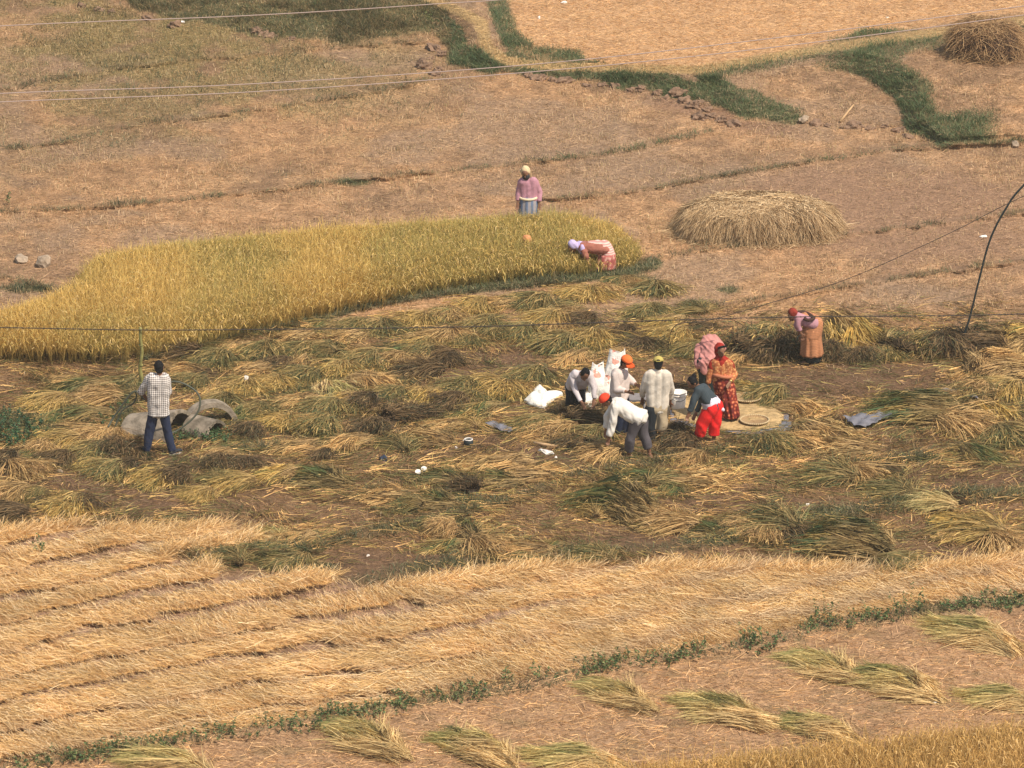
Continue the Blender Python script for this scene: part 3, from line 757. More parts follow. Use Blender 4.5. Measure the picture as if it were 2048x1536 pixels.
SHEAVES = [  # u, v (centre), image angle of the ears, scale, tone, shape
 # band under the standing rice
 (1172, 588, 225, 1.0, 'golden', 'fan'), (1235, 560, 200, .8, 'greenish', 'flat'), (1312, 578, 265, 1.1, 'greenish', 'fan'), (1300, 622, 235, 1.0, 'greenish', 'bundle'),
 (1068, 606, 205, 1.1, 'greenish', 'bundle'), (1100, 640, 215, 1.05, 'golden', 'bundle'), (1000, 605, 190, 1.0, 'tan', 'flat'), (950, 612, 215, 1.0, 'golden', 'bundle'),
 (890, 628, 200, 1.0, 'greenish', 'flat'), (830, 640, 205, 1.0, 'golden', 'bundle'), (765, 655, 255, 1.05, 'greenish', 'fan'), (700, 668, 195, 1.0, 'tan', 'flat'),
 (655, 700, 225, 1.0, 'greenish', 'fan'), (600, 700, 210, .95, 'greenish', 'bundle'), (590, 668, 190, .9, 'tan', 'flat'), (530, 705, 265, 1.1, 'greenish', 'fan'),
 (470, 690, 200, .9, 'tan', 'flat'), (435, 722, 215, 1.05, 'greenish', 'bundle'), (365, 700, 170, 1.0, 'dark brown', 'bundle'), (305, 695, 165, 1.0, 'tan', 'flat'),
 (250, 705, 150, 1.0, 'tan', 'bundle'), (325, 730, 160, .9, 'tan', 'flat'), (270, 765, 245, 1.0, 'greenish', 'fan'), (385, 765, 200, .9, 'greenish', 'bundle'),
 (1040, 665, 210, 1.0, 'greenish', 'bundle'), (975, 650, 230, .95, 'greenish', 'fan'), (900, 672, 250, 1.0, 'tan', 'fan'), (850, 690, 240, .9, 'golden', 'fan'),
 (1120, 690, 215, 1.25, 'greenish', 'bundle'), (1190, 682, 260, 1.1, 'golden', 'fan'), (1150, 715, 212, 1.1, 'tan', 'flat'), (1250, 665, 235, .95, 'dark brown', 'bundle'), (1282, 690, 250, .9, 'dark brown', 'fan'),
 (1345, 672, 205, 1.05, 'golden', 'fan'), (1335, 640, 200, .95, 'golden', 'flat'), (1400, 655, 190, .9, 'dark brown', 'flat'), (1395, 615, 150, .9, 'greenish', 'fan'), (1385, 700, 210, .85, 'greenish', 'fan'), (1420, 740, 200, .8, 'tan', 'flat'),
 (870, 712, 185, 1.0, 'dark brown', 'bundle'), (845, 742, 185, 1.1, 'dark brown', 'bundle'), (905, 722, 330, .7, 'dark brown', 'stub'), (800, 700, 190, .9, 'greenish', 'flat'),
 (735, 722, 220, 1.0, 'greenish', 'bundle'), (680, 740, 235, 1.0, 'golden', 'bundle'), (745, 760, 350, 1.15, 'tan', 'flat'), (665, 775, 330, 1.1, 'pale green', 'flat'), (610, 752, 205, .95, 'greenish', 'bundle'), (550, 765, 250, 1.0, 'golden', 'fan'),
 (490, 775, 255, 1.0, 'golden', 'fan'), (445, 800, 240, .9, 'greenish', 'fan'), (500, 735, 190, .9, 'tan', 'flat'),
 (1005, 782, 235, 1.15, 'golden', 'fan'), (1065, 755, 220, 1.1, 'greenish', 'bundle'), (930, 775, 225, 1.0, 'greenish', 'bundle'), (905, 805, 200, .95, 'dark brown', 'bundle'), (960, 818, 195, 1.1, 'greenish', 'flat'),
 (860, 790, 215, .9, 'golden', 'flat'), (795, 835, 20, 1.0, 'dark brown', 'stub'), (835, 828, 60, .9, 'dark brown', 'stub'), (745, 862, 230, .95, 'dark brown', 'stub'), (730, 810, 200, .9, 'dark brown', 'stub'), (785, 790, 210, .9, 'greenish', 'bundle'),
 (650, 815, 205, 1.0, 'greenish', 'bundle'), (600, 800, 195, 1.0, 'tan', 'flat'), (640, 858, 215, 1.0, 'greenish', 'stub'), (570, 845, 235, 1.0, 'golden', 'fan'), (520, 820, 250, .9, 'greenish', 'fan'), (500, 865, 200, .8, 'dark brown', 'stub'),
 (700, 880, 190, .9, 'tan', 'flat'), (600, 890, 185, 1.0, 'tan', 'flat'), (860, 875, 170, 1.1, 'tan', 'flat'), (690, 795, 200, .9, 'golden', 'flat'), (895, 850, 190, 1.0, 'tan', 'flat'), (1110, 610, 30, .9, 'greenish', 'fan'), (1165, 640, 200, .9, 'dark brown', 'bundle'), (560, 725, 200, .8, 'dark brown', 'bundle'), (410, 745, 190, .8, 'dark brown', 'flat'), (780, 720, 200, .9, 'tan', 'bundle'),
 # left group
 (170, 768, 185, 1.05, 'greenish', 'flat'), (205, 795, 175, 1.1, 'tan', 'bundle'), (100, 805, 200, 1.0, 'golden', 'bundle'), (165, 825, 185, 1.1, 'greenish', 'flat'), (190, 868, 205, .95, 'tan', 'bundle'),
 (235, 905, 230, .9, 'dark brown', 'stub'), (180, 905, 215, 1.1, 'greenish', 'bundle'), (120, 885, 190, 1.0, 'golden', 'bundle'), (75, 905, 200, .9, 'greenish', 'flat'), (50, 938, 345, 1.0, 'tan', 'bundle'), (12, 925, 200, .9, 'dark brown', 'stub'),
 (222, 942, 205, 1.0, 'greenish', 'bundle'), (252, 938, 195, .75, 'dark brown', 'stub'), (318, 955, 195, 1.05, 'golden', 'bundle'), (352, 958, 195, .85, 'dark brown', 'stub'), (140, 1012, 218, 1.05, 'golden', 'bundle'), (172, 1010, 218, .7, 'dark brown', 'stub'),
 (15, 985, 190, 1.0, 'tan', 'bundle'), (10, 1025, 180, 1.0, 'dark brown', 'bundle'), (470, 965, 185, 1.0, 'golden', 'bundle'), (400, 988, 200, .8, 'golden', 'bundle'), (490, 925, 260, .8, 'dark brown', 'fan'),
 (560, 945, 190, 1.0, 'golden', 'flat'), (640, 955, 165, 1.25, 'greenish', 'flat'), (648, 912, 250, .6, 'dark brown', 'stub'), (440, 905, 190, .7, 'tan', 'flat'),
 # thresher pile
 (1075, 848, 205, 1.0, 'greenish', 'bundle'), (1120, 862, 195, 1.05, 'tan', 'bundle'), (1165, 842, 20, 1.0, 'dark brown', 'stub'), (1185, 872, 215, 1.0, 'greenish', 'bundle'), (1150, 882, 190, .9, 'dark brown', 'bundle'),
 (1205, 905, 185, 1.0, 'tan', 'bundle'), (1080, 872, 170, .9, 'tan', 'flat'), (1350, 870, 250, .9, 'dark brown', 'stub'), (1362, 895, 210, .9, 'dark brown', 'stub'), (1385, 918, 200, .8, 'tan', 'bundle'), (1290, 952, 190, 1.0, 'greenish', 'flat'), (1190, 838, 100, .8, 'dark brown', 'stub'), (1200, 812, 80, .7, 'tan', 'stub'),
 # right edge of the work place
 (1500, 700, 20, 1.3, 'dark brown', 'stub'), (1540, 692, 235, 1.5, 'greenish', 'stub'), (1572, 704, 310, 1.3, 'dark brown', 'stub'), (1525, 708, 200, 1.2, 'dark brown', 'stub'), (1655, 707, 250, .9, 'dark brown', 'stub'), (1480, 715, 200, .8, 'tan', 'flat'),
 (1698, 676, 325, 1.3, 'golden', 'big'), (1672, 712, 280, .8, 'dark brown', 'stub'), (1745, 705, 150, 1.0, 'tan', 'bundle'), (1802, 700, 95, 1.2, 'dark brown', 'stub'), (1842, 694, 200, 1.1, 'greenish', 'stub'), (1893, 700, 280, 1.2, 'dark brown', 'stub'), (1775, 690, 60, 1.1, 'greenish', 'stub'), (1925, 688, 120, 1.2, 'dark brown', 'stub'), (1720, 714, 250, .8, 'dark brown', 'stub'),
 (1960, 690, 25, 1.1, 'dark brown', 'big'), (1990, 735, 25, 1.1, 'tan', 'big'), (2040, 690, 40, 1.0, 'golden', 'big'), (1955, 785, 165, 1.1, 'greenish', 'bundle'), (2010, 780, 200, 1.1, 'golden', 'bundle'), (1940, 745, 190, .7, 'tan', 'flat'),
 (1530, 790, 195, 1.1, 'greenish', 'bundle'), (1490, 775, 150, .9, 'golden', 'flat'), (1600, 815, 350, 1.1, 'tan', 'flat'), (1850, 825, 170, 1.25, 'greenish', 'big'), (1920, 850, 350, 1.3, 'tan', 'bundle'), (1980, 815, 330, 1.1, 'golden', 'flat'), (2020, 870, 330, 1.1, 'greenish', 'bundle'), (1640, 860, 340, 1.2, 'tan', 'flat'), (1590, 880, 350, 1.2, 'tan', 'flat'), (1630, 850, 190, .9, 'greenish', 'flat'), (1700, 895, 170, 1.2, 'tan', 'flat'), (1950, 905, 345, 1.1, 'greenish', 'flat'),
 # lower middle
 (1670, 945, 165, 1.15, 'greenish', 'bundle'), (1725, 950, 330, 1.0, 'tan', 'bundle'), (1790, 980, 160, 1.15, 'greenish', 'bundle'), (1870, 1005, 165, 1.0, 'pale green', 'bundle'), (1555, 1045, 155, 1.25, 'greenish', 'bundle'), (1590, 1072, 345, .9, 'dark brown', 'stub'), (1520, 1060, 200, .9, 'tan', 'bundle'),
 (1700, 1090, 160, 1.35, 'greenish', 'big'), (1790, 1128, 350, 1.1, 'greenish', 'bundle'), (1960, 1062, 160, 1.3, 'golden', 'bundle'), (2010, 1085, 335, 1.2, 'tan', 'bundle'), (1910, 1040, 160, .9, 'golden', 'flat'),
 (1240, 1012, 155, 1.25, 'greenish', 'big'), (1290, 1030, 150, .9, 'tan', 'bundle'), (1300, 955, 165, 1.1, 'greenish', 'flat'), (1380, 960, 5, 1.3, 'tan', 'flat'), (1350, 1048, 170, 1.1, 'tan', 'bundle'), (1430, 1060, 160, 1.0, 'greenish', 'flat'),
 (930, 1060, 140, 1.15, 'greenish', 'flat'), (900, 1090, 190, 1.0, 'greenish', 'flat'), (975, 1095, 345, 1.0, 'tan', 'bundle'), (1060, 1095, 170, 1.0, 'tan', 'flat'), (870, 1000, 165, 1.1, 'greenish', 'flat'), (790, 990, 170, 1.25, 'tan', 'flat'), (900, 955, 165, 1.1, 'greenish', 'flat'), (990, 960, 175, 1.1, 'greenish', 'flat'), (1080, 950, 5, 1.2, 'tan', 'flat'), (1000, 925, 185, 1.2, 'tan', 'flat'),
 (1195, 1108, 160, .8, 'greenish', 'fan'), (540, 1068, 150, .9, 'pale green', 'flat'), (470, 1110, 140, .8, 'greenish', 'fan'), (590, 1115, 200, .8, 'greenish', 'fan'),
 # heaps in the near plot
 (1955, 1272, 160, 1.05, 'pale green', 'heap'), (1655, 1335, 155, .9, 'pale green', 'heap'), (1800, 1372, 162, 1.05, 'pale green', 'heap'), (1450, 1425, 165, 1.1, 'pale green', 'heap'), (1235, 1392, 160, .95, 'pale green', 'heap'),
 (1640, 1460, 165, .8, 'pale green', 'heap'), (2010, 1400, 170, .9, 'pale green', 'heap'), (735, 1482, 155, 1.15, 'pale green', 'heap'), (955, 1502, 155, 1.0, 'pale green', 'heap'), (1160, 1522, 170, .9, 'pale green', 'heap'), (345, 1535, 160, 1.1, 'pale green', 'heap'),
]
_r = random.Random(77)
_shape = ['bundle', 'flat', 'flat', 'stub', 'bundle', 'flat']
_tone = ['greenish', 'tan', 'golden', 'dark brown', 'tan', 'greenish']
for (u, v, a, s, tone, shape) in list(SHEAVES):
    if len(SHEAVES) > 285: break
    if shape == 'heap' or _r.random() < .45 or (1220 < u < 1480 and 760 < v < 930): continue
    uu, vv = u+_r.choice((-1, 1))*_r.uniform(32, 60), v+_r.uniform(-16, 16)
    if vv > 1125 or (1380 < uu < 1900 and 712 < vv < 830) or (1330 < uu < 1600 and vv < 880) or (850 < uu < 1150 and 860 < vv < 920): continue
    if not inside(np.array([uu]), np.array([vv+50.]), [(-200, 745), (330, 712), (700, 640), (1000, 590), (1260, 560), (1450, 600), (2100, 640), (2100, 1200), (-200, 1200)])[0]: continue
    SHEAVES.append((uu, vv, a+_r.uniform(-60, 60), _r.uniform(.6, .95), _r.choice(_tone), _r.choice(_shape)))
LANDMARKS = [('the checked shirt man', 318, 905), ('the concrete pipes', 390, 860), ('the pale round haystack', 1515, 470), ('the orange sari woman', 1620, 725),
             ('the white bucket', 1357, 825), ('the empty white sack', 1085, 805), ('the front winnowing tray', 1509, 853), ('the crumpled grey sheet', 1755, 848), ('the two white discs', 842, 944),
             ('the black pot', 937, 890), ('the bamboo post', 285, 780), ('the white cup', 491, 770), ('the red cap man', 1262, 915), ('the red trousers woman', 1410, 893),
             ('the leaning black cable', 1916, 700), ('the striped shawl woman', 1210, 545), ('the bottom right rice', 1700, 1500), ('the tallest roadside weed', 1805, 1230), ('the small grey sheet', 1000, 858),
             ('the upright white sacks', 1210, 800), ('the left weed thicket', 40, 860), ('the straw row field', 700, 1180), ('the dark blue rag', 767, 920), ('the open mid plot', 1150, 1060)]
ORD = ['nearest', 'second nearest', 'third nearest', 'fourth nearest', 'fifth nearest', 'sixth nearest', 'seventh nearest', 'eighth nearest', 'ninth nearest', 'tenth nearest', 'eleventh nearest', 'twelfth nearest', 'thirteenth nearest', 'fourteenth nearest', 'fifteenth nearest', 'sixteenth nearest', 'seventeenth nearest', 'eighteenth nearest']
def sheaf_labels():
    keys = {}
    for i, (u, v, a, s, tone, shape) in enumerate(SHEAVES):
        best = min(LANDMARKS, key=lambda l: math.hypot(u-l[1], (v-l[2])*2.2))
        du, dv = u-best[1], (v-best[2])*2.2
        rel = ('right of' if du > 0 else 'left of') if abs(du) > abs(dv) else ('below' if dv > 0 else 'above')
        keys.setdefault((tone, rel, best[0]), []).append((math.hypot(du, dv), i))
    out = {}
    for (tone, rel, lm), lst in keys.items():
        lst.sort()
        for k, (_, i) in enumerate(lst):
            word = {'heap': 'long straw heap', 'big': 'thick rice sheaf', 'fan': 'spread rice sheaf', 'stub': 'stumpy rice sheaf', 'flat': 'flat rice layer', 'bundle': 'rice sheaf'}[SHEAVES[i][5]]
            out[i] = f"{tone} {word} {rel} {lm}" + (f", {ORD[k]}" if len(lst) > 1 else '')
    return out
SL = sheaf_labels()
first_sheaf = {}
for i, (u, v, a, s, tone, shape) in enumerate(SHEAVES):
    var = i % (3 if shape in ('heap', 'bundle', 'flat') else 2)
    if shape == 'fan' and i % 2: shape = 'bundle'
    me1 = proto(tone, shape, var)
    p = G(u, v + 6, -.01)
    ar = math.radians(a)
    yaw = math.atan2(math.sin(ar)/.36, math.cos(ar)) 
    key = (tone, shape, var)
    if key not in first_sheaf:
        o = obj('rice_sheaf', me1); first_sheaf[key] = o
    else:
        o = first_sheaf[key].copy(); COL.objects.link(o)
    o.location = p; o.rotation_euler = (0, random.uniform(-.04, .04), yaw + random.uniform(-.08, .08))
    s = s*(.94 if shape == 'heap' else .76)
    o.scale = (s*random.uniform(.93, 1.07), s*random.uniform(.9, 1.15)*random.choice((1, -1)), s*random.uniform(.95, 1.25))
    cat = 'straw heap' if shape == 'heap' else 'rice sheaf'
    tag(o, SL[i], cat, 'straw heaps on the near plot' if shape == 'heap' else 'cut rice sheaves lying on the ground')

# loose long straw between the sheaves (fine tangled layer)
def loose():
    SUV = np.array([(s[0], s[1]) for s in SHEAVES if s[5] != 'heap'], float)
    def w(u, v):
        m = sstep(640, 700, v+.03*u)*sstep(1160, 1110, v)*(sdist(u, v, FIELD) < 0)
        n2 = fbm(u, v*3, 75, 61, 3)
        near = np.zeros_like(u)
        for (a, b) in SUV: near = np.maximum(near, np.exp(-(((u-a)/75)**2 + ((v-b)/30)**2)))
        dk = np.zeros_like(u)
        for (cu, cv), ru, rv in DARKSOIL: dk = np.maximum(dk, sstep(1.05, .6, np.hypot((u-cu)/ru, (v-cv)/rv)+.5*(n2-.5)))
        return m*(.10 + .5*near + .5*sstep(.48, .66, n2))*.95*(1-.55*dk)
    n = 100000
    u, v = scatter_px(n, (-200, 560, 2250, 1180), w)
    n = len(u)
    b = G(u, v, .012); b[:, 2] += RNG.uniform(0, .05, n)
    flow = fbm(u, v*2, 130, 52, 2)
    ang = (flow-.5)*5 + RNG.normal(0, .5, n)
    d = flat_dirs(n, ang, RNG.normal(.03, .14, n))
    nn = fbm(u, v*3, 90, 63, 3)
    col = pick([(.46, .32, .15), (.38, .26, .13), (.28, .25, .10), (.54, .39, .20), (.15, .14, .06), (.20, .13, .07), (.10, .11, .05), (.12, .08, .045)], n, jit=.2)
    pt = fbm(u, v*2.6, 34, 661, 3)[:, None]; col = col*(.45+1.1*sstep(.3, .7, pt))
    g = pick([(.085, .115, .055), (.15, .16, .07), (.06, .09, .05)], n, jit=.2)
    k = (sstep(.50, .62, nn)*.8)[:, None]*(RNG.random(n) < .7)[:, None]
    col = col*(1-k)+g*k
    V, F, C = ribbons(b, d, RNG.uniform(.12, .42, n), RNG.uniform(.008, .014, n), col, nseg=2,
                      bend=np.stack([RNG.normal(0, .25, n), RNG.normal(0, .25, n), RNG.uniform(-.25, .02, n)], -1))
    C = C*np.array([1.26, 1.08, .86])
    o = obj('loose_straw', np_mesh('loose_straw', V, F, C), M_STRAW)
    tag(o, 'loose cut stalks and leaves strewn between the sheaves', 'straw', kind='stuff')
loose()

# ------------------------------------------------------------------ haystacks
def haystack(name, u, v, rx, ry, h, n, cols, dark, label, ang_jit, seed, top_flat=.5, drop=1.0):
    rng = np.random.default_rng(seed)
    root = empty(name, G(u, v))
    tag(root, label, 'haystack')
    # core
    K, S = 48, 14; cv = []
    def prof(t):      # t 0 rim .. 1 centre; returns radius factor, height factor
        a = t*math.pi/2
        return math.cos(a)**(top_flat), math.sin(a)**.65
    for i in range(S):
        rf, hf = prof(i/(S-1)*.98)
        for k in range(K):
            a = 2*math.pi*k/K
            w = 1+.05*math.sin(3*a+seed)+.045*math.sin(7*a)+.03*math.sin(13*a)
            cv.append((math.cos(a)*rx*rf*w*.95, math.sin(a)*ry*rf*w*.95, hf*h*.95))
    cf = []
    for i in range(S-1):
        for k in range(K):
            cf.append([i*K+k, i*K+(k+1) % K, (i+1)*K+(k+1) % K, (i+1)*K+k])
    cc = np.zeros((len(cv), 3))+np.array(dark)
    o = obj('stack_core', np_mesh('stack_core', np.array(cv), np.array(cf), cc, smooth=True), M_STRAW, root)
    # straw mantle
    t = rng.random(n)**1.5; a = rng.uniform(0, 2*math.pi, n)
    rf = np.cos(t*math.pi/2)**top_flat; hf = np.sin(t*math.pi/2)**.65
    w = 1+.05*np.sin(3*a+seed)+.045*np.sin(7*a)+.03*np.sin(13*a)
    b = np.stack([np.cos(a)*rx*rf*w, np.sin(a)*ry*rf*w, hf*h], -1)
    out = np.stack([np.cos(a)*ry, np.sin(a)*rx, np.zeros(n)], -1); out /= np.linalg.norm(out, axis=1, keepdims=True)
    tang = np.stack([-out[:, 1], out[:, 0], np.zeros(n)], -1)
    steep = (1-t)[:, None]
    d = out*(1-steep*.55) + np.array([0, 0, -1])*steep*.55*drop + tang*(rng.normal(0, ang_jit, (n, 1)) + .7*np.sin(6*a+5*t+seed)[:, None]*np.sin(11*a)[:, None]) + np.stack([np.zeros(n), np.zeros(n), rng.normal(0.05, .12, n)], -1)
    L = rng.uniform(.14, .42, n)
    b = b - d*L[:, None]*.35 + out*.02
    b[:, 2] = np.maximum(b[:, 2]+.02, .02)
    col = pick(cols, n, rng, .16)
    lo = sstep(.55, .05, t)[:, None]
    V, F, C = ribbons(b, d, L, rng.uniform(.008, .014, n), col, tip=col, nseg=2, rng=rng,
                      bend=np.stack([np.zeros(n), np.zeros(n), -rng.uniform(.1, .5, n)], -1) + out*.1)
    V[:, 2] = np.maximum(V[:, 2], .005)
    m = n//12      # spilled straw round the foot
    a = rng.uniform(0, 2*math.pi, m); rr = 1+np.abs(rng.normal(0, .10, m))
    q = np.stack([np.cos(a)*rx*rr, np.sin(a)*ry*rr, rng.uniform(.01, .06, m)], -1); ya = a+rng.normal(0, .9, m)
    spill = ribbons(q, np.stack([np.cos(ya), np.sin(ya), np.zeros(m)], -1), rng.uniform(.15, .4, m), rng.uniform(.008, .013, m), pick(cols, m, rng, .15), nseg=1, rng=rng)
    V, F, C = joinm([(V, F, C), spill])
    m = n//3
    a = rng.uniform(0, 2*math.pi, m); rr = np.sqrt(rng.random(m))*.93
    q = np.stack([np.cos(a)*rx*rr, np.sin(a)*ry*rr, h*(1.0-.30*rr**4)*(1+.07*np.sin(3*a+2*rr*3+seed))+rng.uniform(-.01, .03, m)], -1)
    ya = a+rng.normal(0, .5+ang_jit, m)
    dd = np.stack([np.cos(ya), np.sin(ya), rng.normal(0, .06, m)-.12*rr], -1)
    L2 = rng.uniform(.15, .45, m)
    V, F, C = joinm([(V, F, C), ribbons(q-dd*L2[:, None]*.5, dd, L2, rng.uniform(.009, .015, m), pick(cols[:3], m, rng, .14), nseg=2, rng=rng, bend=np.stack([np.zeros(m), np.zeros(m), -rng.uniform(0, .2, m)], -1))])
    obj('straw_mantle', np_mesh('straw_mantle', V, F, C), M_STRAW, root)
    return root
haystack('haystack', 1515, 463, 1.50, .98, .62, 15000, [(.62, .44, .25), (.54, .37, .20), (.68, .50, .30), (.42, .28, .15), (.30, .19, .10)], (.13, .085, .048),
         'large low round haystack of pale straw behind the threshing group', .50, 3, top_flat=.30, drop=1.3)
haystack('haystack', 1970, 108, .78, .72, .74, 2600, [(.42, .26, .13), (.34, .20, .10), (.50, .33, .17), (.22, .13, .07)], (.06, .035, .025),
         'small dark brown haystack on the raised plot at the upper right', .75, 4, top_flat=.5, drop=.5)

# ------------------------------------------------------------------ generic mesh helpers
def bm_mesh(name, fn, smooth=True):
    bm = bmesh.new(); fn(bm)
    me = bpy.data.meshes.new(name); bm.to_mesh(me); bm.free()
    if smooth:
        me.polygons.foreach_set('use_smooth', np.ones(len(me.polygons), bool)); me.update()
    return me
def tube(bm, pts, rads, K=8, cap=True):
    pts = [Vector(p) for p in pts]
    if not hasattr(rads, '__len__'): rads = [rads]*len(pts)
    prev = None; rings = []
    up = Vector((0, 0, 1))
    for i, p in enumerate(pts):
        t = (pts[min(i+1, len(pts)-1)] - pts[max(i-1, 0)]).normalized()
        if prev is None:
            x = t.cross(up)
            if x.length < .05: x = t.cross(Vector((1, 0, 0)))
        else:
            x = prev - t*prev.dot(t)
        x.normalize(); y = t.cross(x); prev = x
        rings.append([bm.verts.new(p + (x*math.cos(2*math.pi*k/K)+y*math.sin(2*math.pi*k/K))*rads[i]) for k in range(K)])
    for a, b in zip(rings[:-1], rings[1:]):
        for k in range(K): bm.faces.new((a[k], a[(k+1) % K], b[(k+1) % K], b[k]))
    if cap:
        bm.faces.new(rings[0][::-1]); bm.faces.new(rings[-1])
def spline(pts, n=8):
    pts = [np.array(p, float) for p in pts]
    out = []
    for i in range(len(pts)-1):
        p0 = pts[max(i-1, 0)]; p1 = pts[i]; p2 = pts[i+1]; p3 = pts[min(i+2, len(pts)-1)]
        for k in range(n):
            t = k/n
            out.append(.5*((2*p1)+(-p0+p2)*t+(2*p0-5*p1+4*p2-p3)*t*t+(-p0+3*p1-3*p2+p3)*t**3))
    out.append(pts[-1]); return out

# ------------------------------------------------------------------ concrete pipes
def concrete_build(nt, tc, src):
    N, L = nt.nodes, nt.links
    n = N.new('ShaderNodeTexNoise'); n.inputs['Scale'].default_value = 5; n.inputs['Detail'].default_value = 8
    L.new(tc.outputs['Object'], n.inputs['Vector'])
    cr = N.new('ShaderNodeValToRGB')
    cr.color_ramp.elements[0].position = .33; cr.color_ramp.elements[0].color = (.11, .09, .065, 1)
    cr.color_ramp.elements[1].position = .62; cr.color_ramp.elements[1].color = (.31, .25, .19, 1)
    L.new(n.outputs['Fac'], cr.inputs[0])
    return cr.outputs[0]
M_CONC = mat('weathered_concrete', rough=.9, build=concrete_build, bump=.012, bscale=30)
def shell(name, label, u, v, R, th, length, yaw, a0=0, a1=180, tilt=0, sink=0, jag=0, parent=None, depth=0):
    """arched piece of pipe: axis along local +X, ends open"""
    rng = np.random.default_rng(int(u))
    def fn(bm):
        K = 36; S = 8
        grid = {}
        for side, r in ((0, R), (1, R-th)):
            for i in range(S+1):
                for k in range(K+1):
                    a = math.radians(a0 + (a1-a0)*k/K)
                    j = jag*(math.sin(k*.9)+math.sin(k*2.3+1))*.5 if i == S else 0
                    x = -length/2+length*i/S + j
                    rr = r*(1+.004*rng.normal())
                    grid[side, i, k] = bm.verts.new((x, math.cos(a)*rr, math.sin(a)*rr))
        for i in range(S):
            for k in range(K):
                bm.faces.new((grid[0, i, k], grid[0, i+1, k], grid[0, i+1, k+1], grid[0, i, k+1]))
                bm.faces.new((grid[1, i, k], grid[1, i, k+1], grid[1, i+1, k+1], grid[1, i+1, k]))
        for i in (0, S):
            for k in range(K):
                f = (grid[0, i, k], grid[0, i, k+1], grid[1, i, k+1], grid[1, i, k])
                bm.faces.new(f if i == 0 else f[::-1])
        for k in (0, K):
            for i in range(S):
                f = (grid[0, i, k], grid[1, i, k], grid[1, i+1, k], grid[0, i+1, k])
                bm.faces.new(f if k == 0 else f[::-1])
        bmesh.ops.recalc_face_normals(bm, faces=bm.faces)
    me = bm_mesh(name, fn, smooth=False)
    o = obj(name, me, M_CONC)
    p = G(u, v); p[2] -= sink
    o.location = p; o.rotation_euler = (0, math.radians(tilt), math.radians(yaw))
    tag(o, label, 'concrete pipe')
    return o
shell('concrete_pipe', 'long broken half of a concrete pipe directly behind the man in the checked shirt', 318, 862, .50, .07, 1.0, -26, 0, 180, tilt=-13, sink=.16, jag=.02)
shell('concrete_pipe', 'narrow standing arch of concrete pipe behind the two other pieces', 420, 845, .50, .09, .22, -72, 0, 180, sink=.10)
shell('concrete_pipe', 'small dark mouthed concrete pipe piece under the standing arch', 408, 866, .30, .05, .55, -35, -10, 185, sink=.02, jag=.02)

# ------------------------------------------------------------------ post, wires, cables
M_BAMBOO = mat('bamboo', (.22, .20, .07), .6, noise=.35, nscale=9)
M_DARKWIRE = mat('dark_wire', (.045, .035, .03), .6)
M_LIGHTWIRE = mat('aluminium_wire', (.38, .29, .26), .7)
M_CABLE = mat('black_cable', (.02, .028, .03), .5)
def post():
    base = G(289, 800); y = base[1]
    pts = [onY(a, b, y) for a, b in ((281, 655), (281, 680), (284, 705), (280, 735), (284, 760), (288, 785))] + [base-np.array([0, 0, .1])]
    def fn(bm):
        tube(bm, spline(pts, 3), [.028+.012*k/18 for k in range(19)], 10)
    o = obj('bamboo_post', bm_mesh('bamboo_post', fn), M_BAMBOO)
    def fn2(bm):
        for z in (690, 730, 765):
            c = onY(282, z, y); tube(bm, [c+np.array([0, 0, -.008]), c+np.array([0, 0, .008])], .041, 10)
    obj('node_ring', bm_mesh('node_ring', fn2), M_BAMBOO, o)
    tag(o, 'thin greenish bamboo post holding the barbed wire at the left', 'post')
    return y
PY = post()
def wire(name, pts, r, m, label, barbs=False, cat='wire'):
    def fn(bm):
        sp = spline(pts, 10)
        tube(bm, sp, r, 6)
        if barbs:
            q = sp[0]; acc = 0
            for a, b in zip(sp[:-1], sp[1:]):
                L = np.linalg.norm(b-a); k = int(L/.14)+1
                for j in range(k):
                    c = a+(b-a)*j/k
                    for s in (-1, 1):
                        dv = np.array([.012*s, .01, .018])
                        tube(bm, [c-dv, c+dv], .003, 3)
    o = obj(name, bm_mesh(name, fn), m); tag(o, label, cat); return o
wire('barbed_wire', [onY(a, b, PY-.05) for a, b in ((-700, 640), (-300, 649), (0, 655), (281, 660), (500, 659), (800, 656), (1000, 652), (1200, 645), (1450, 637), (1650, 633), (1850, 632), (2048, 628), (2400, 620), (2800, 610))],
     .0085, M_DARKWIRE, 'dark barbed wire strung level across the field from the bamboo post', True)
YB = G(1916, 705)[1]
wire('cable', [onY(a, b, YB) for a, b in ((2300, 190), (2160, 270), (2048, 370), (2010, 420), (1980, 480), (1958, 560), (1938, 640), (1916, 700))],
     .020, M_CABLE, 'thick black cable bending down to the ground at the right edge', cat='cable')
wire('stay_wire', [onY(a, b, YB-.3) for a, b in ((2350, 260), (2048, 392), (1900, 466), (1700, 556), (1540, 606), (1420, 640), (1350, 652))] + [list(G(1335, 705))],
     .0065, M_DARKWIRE, 'thin dark wire slanting down from the upper right to the sheaves')
for k, (pts, dist, lab) in enumerate([
        (((-700, 95), (0, 52), (500, 31), (870, 8), (1200, -18), (2700, -160)), 46, 'topmost pale overhead wire crossing the upper left corner'),
        (((-700, 222), (0, 187), (500, 168), (1050, 130), (1500, 82), (2048, 12), (2700, -80)), 45, 'upper of the two close parallel pale overhead wires'),
        (((-700, 240), (0, 204), (500, 184), (1050, 145), (1500, 100), (2048, 30), (2700, -60)), 45, 'lower of the two close parallel pale overhead wires')]):
    wire('overhead_wire', [onY(a, b, CAM[1]+dist+0*a) for a, b in pts], .0048, M_LIGHTWIRE, lab)

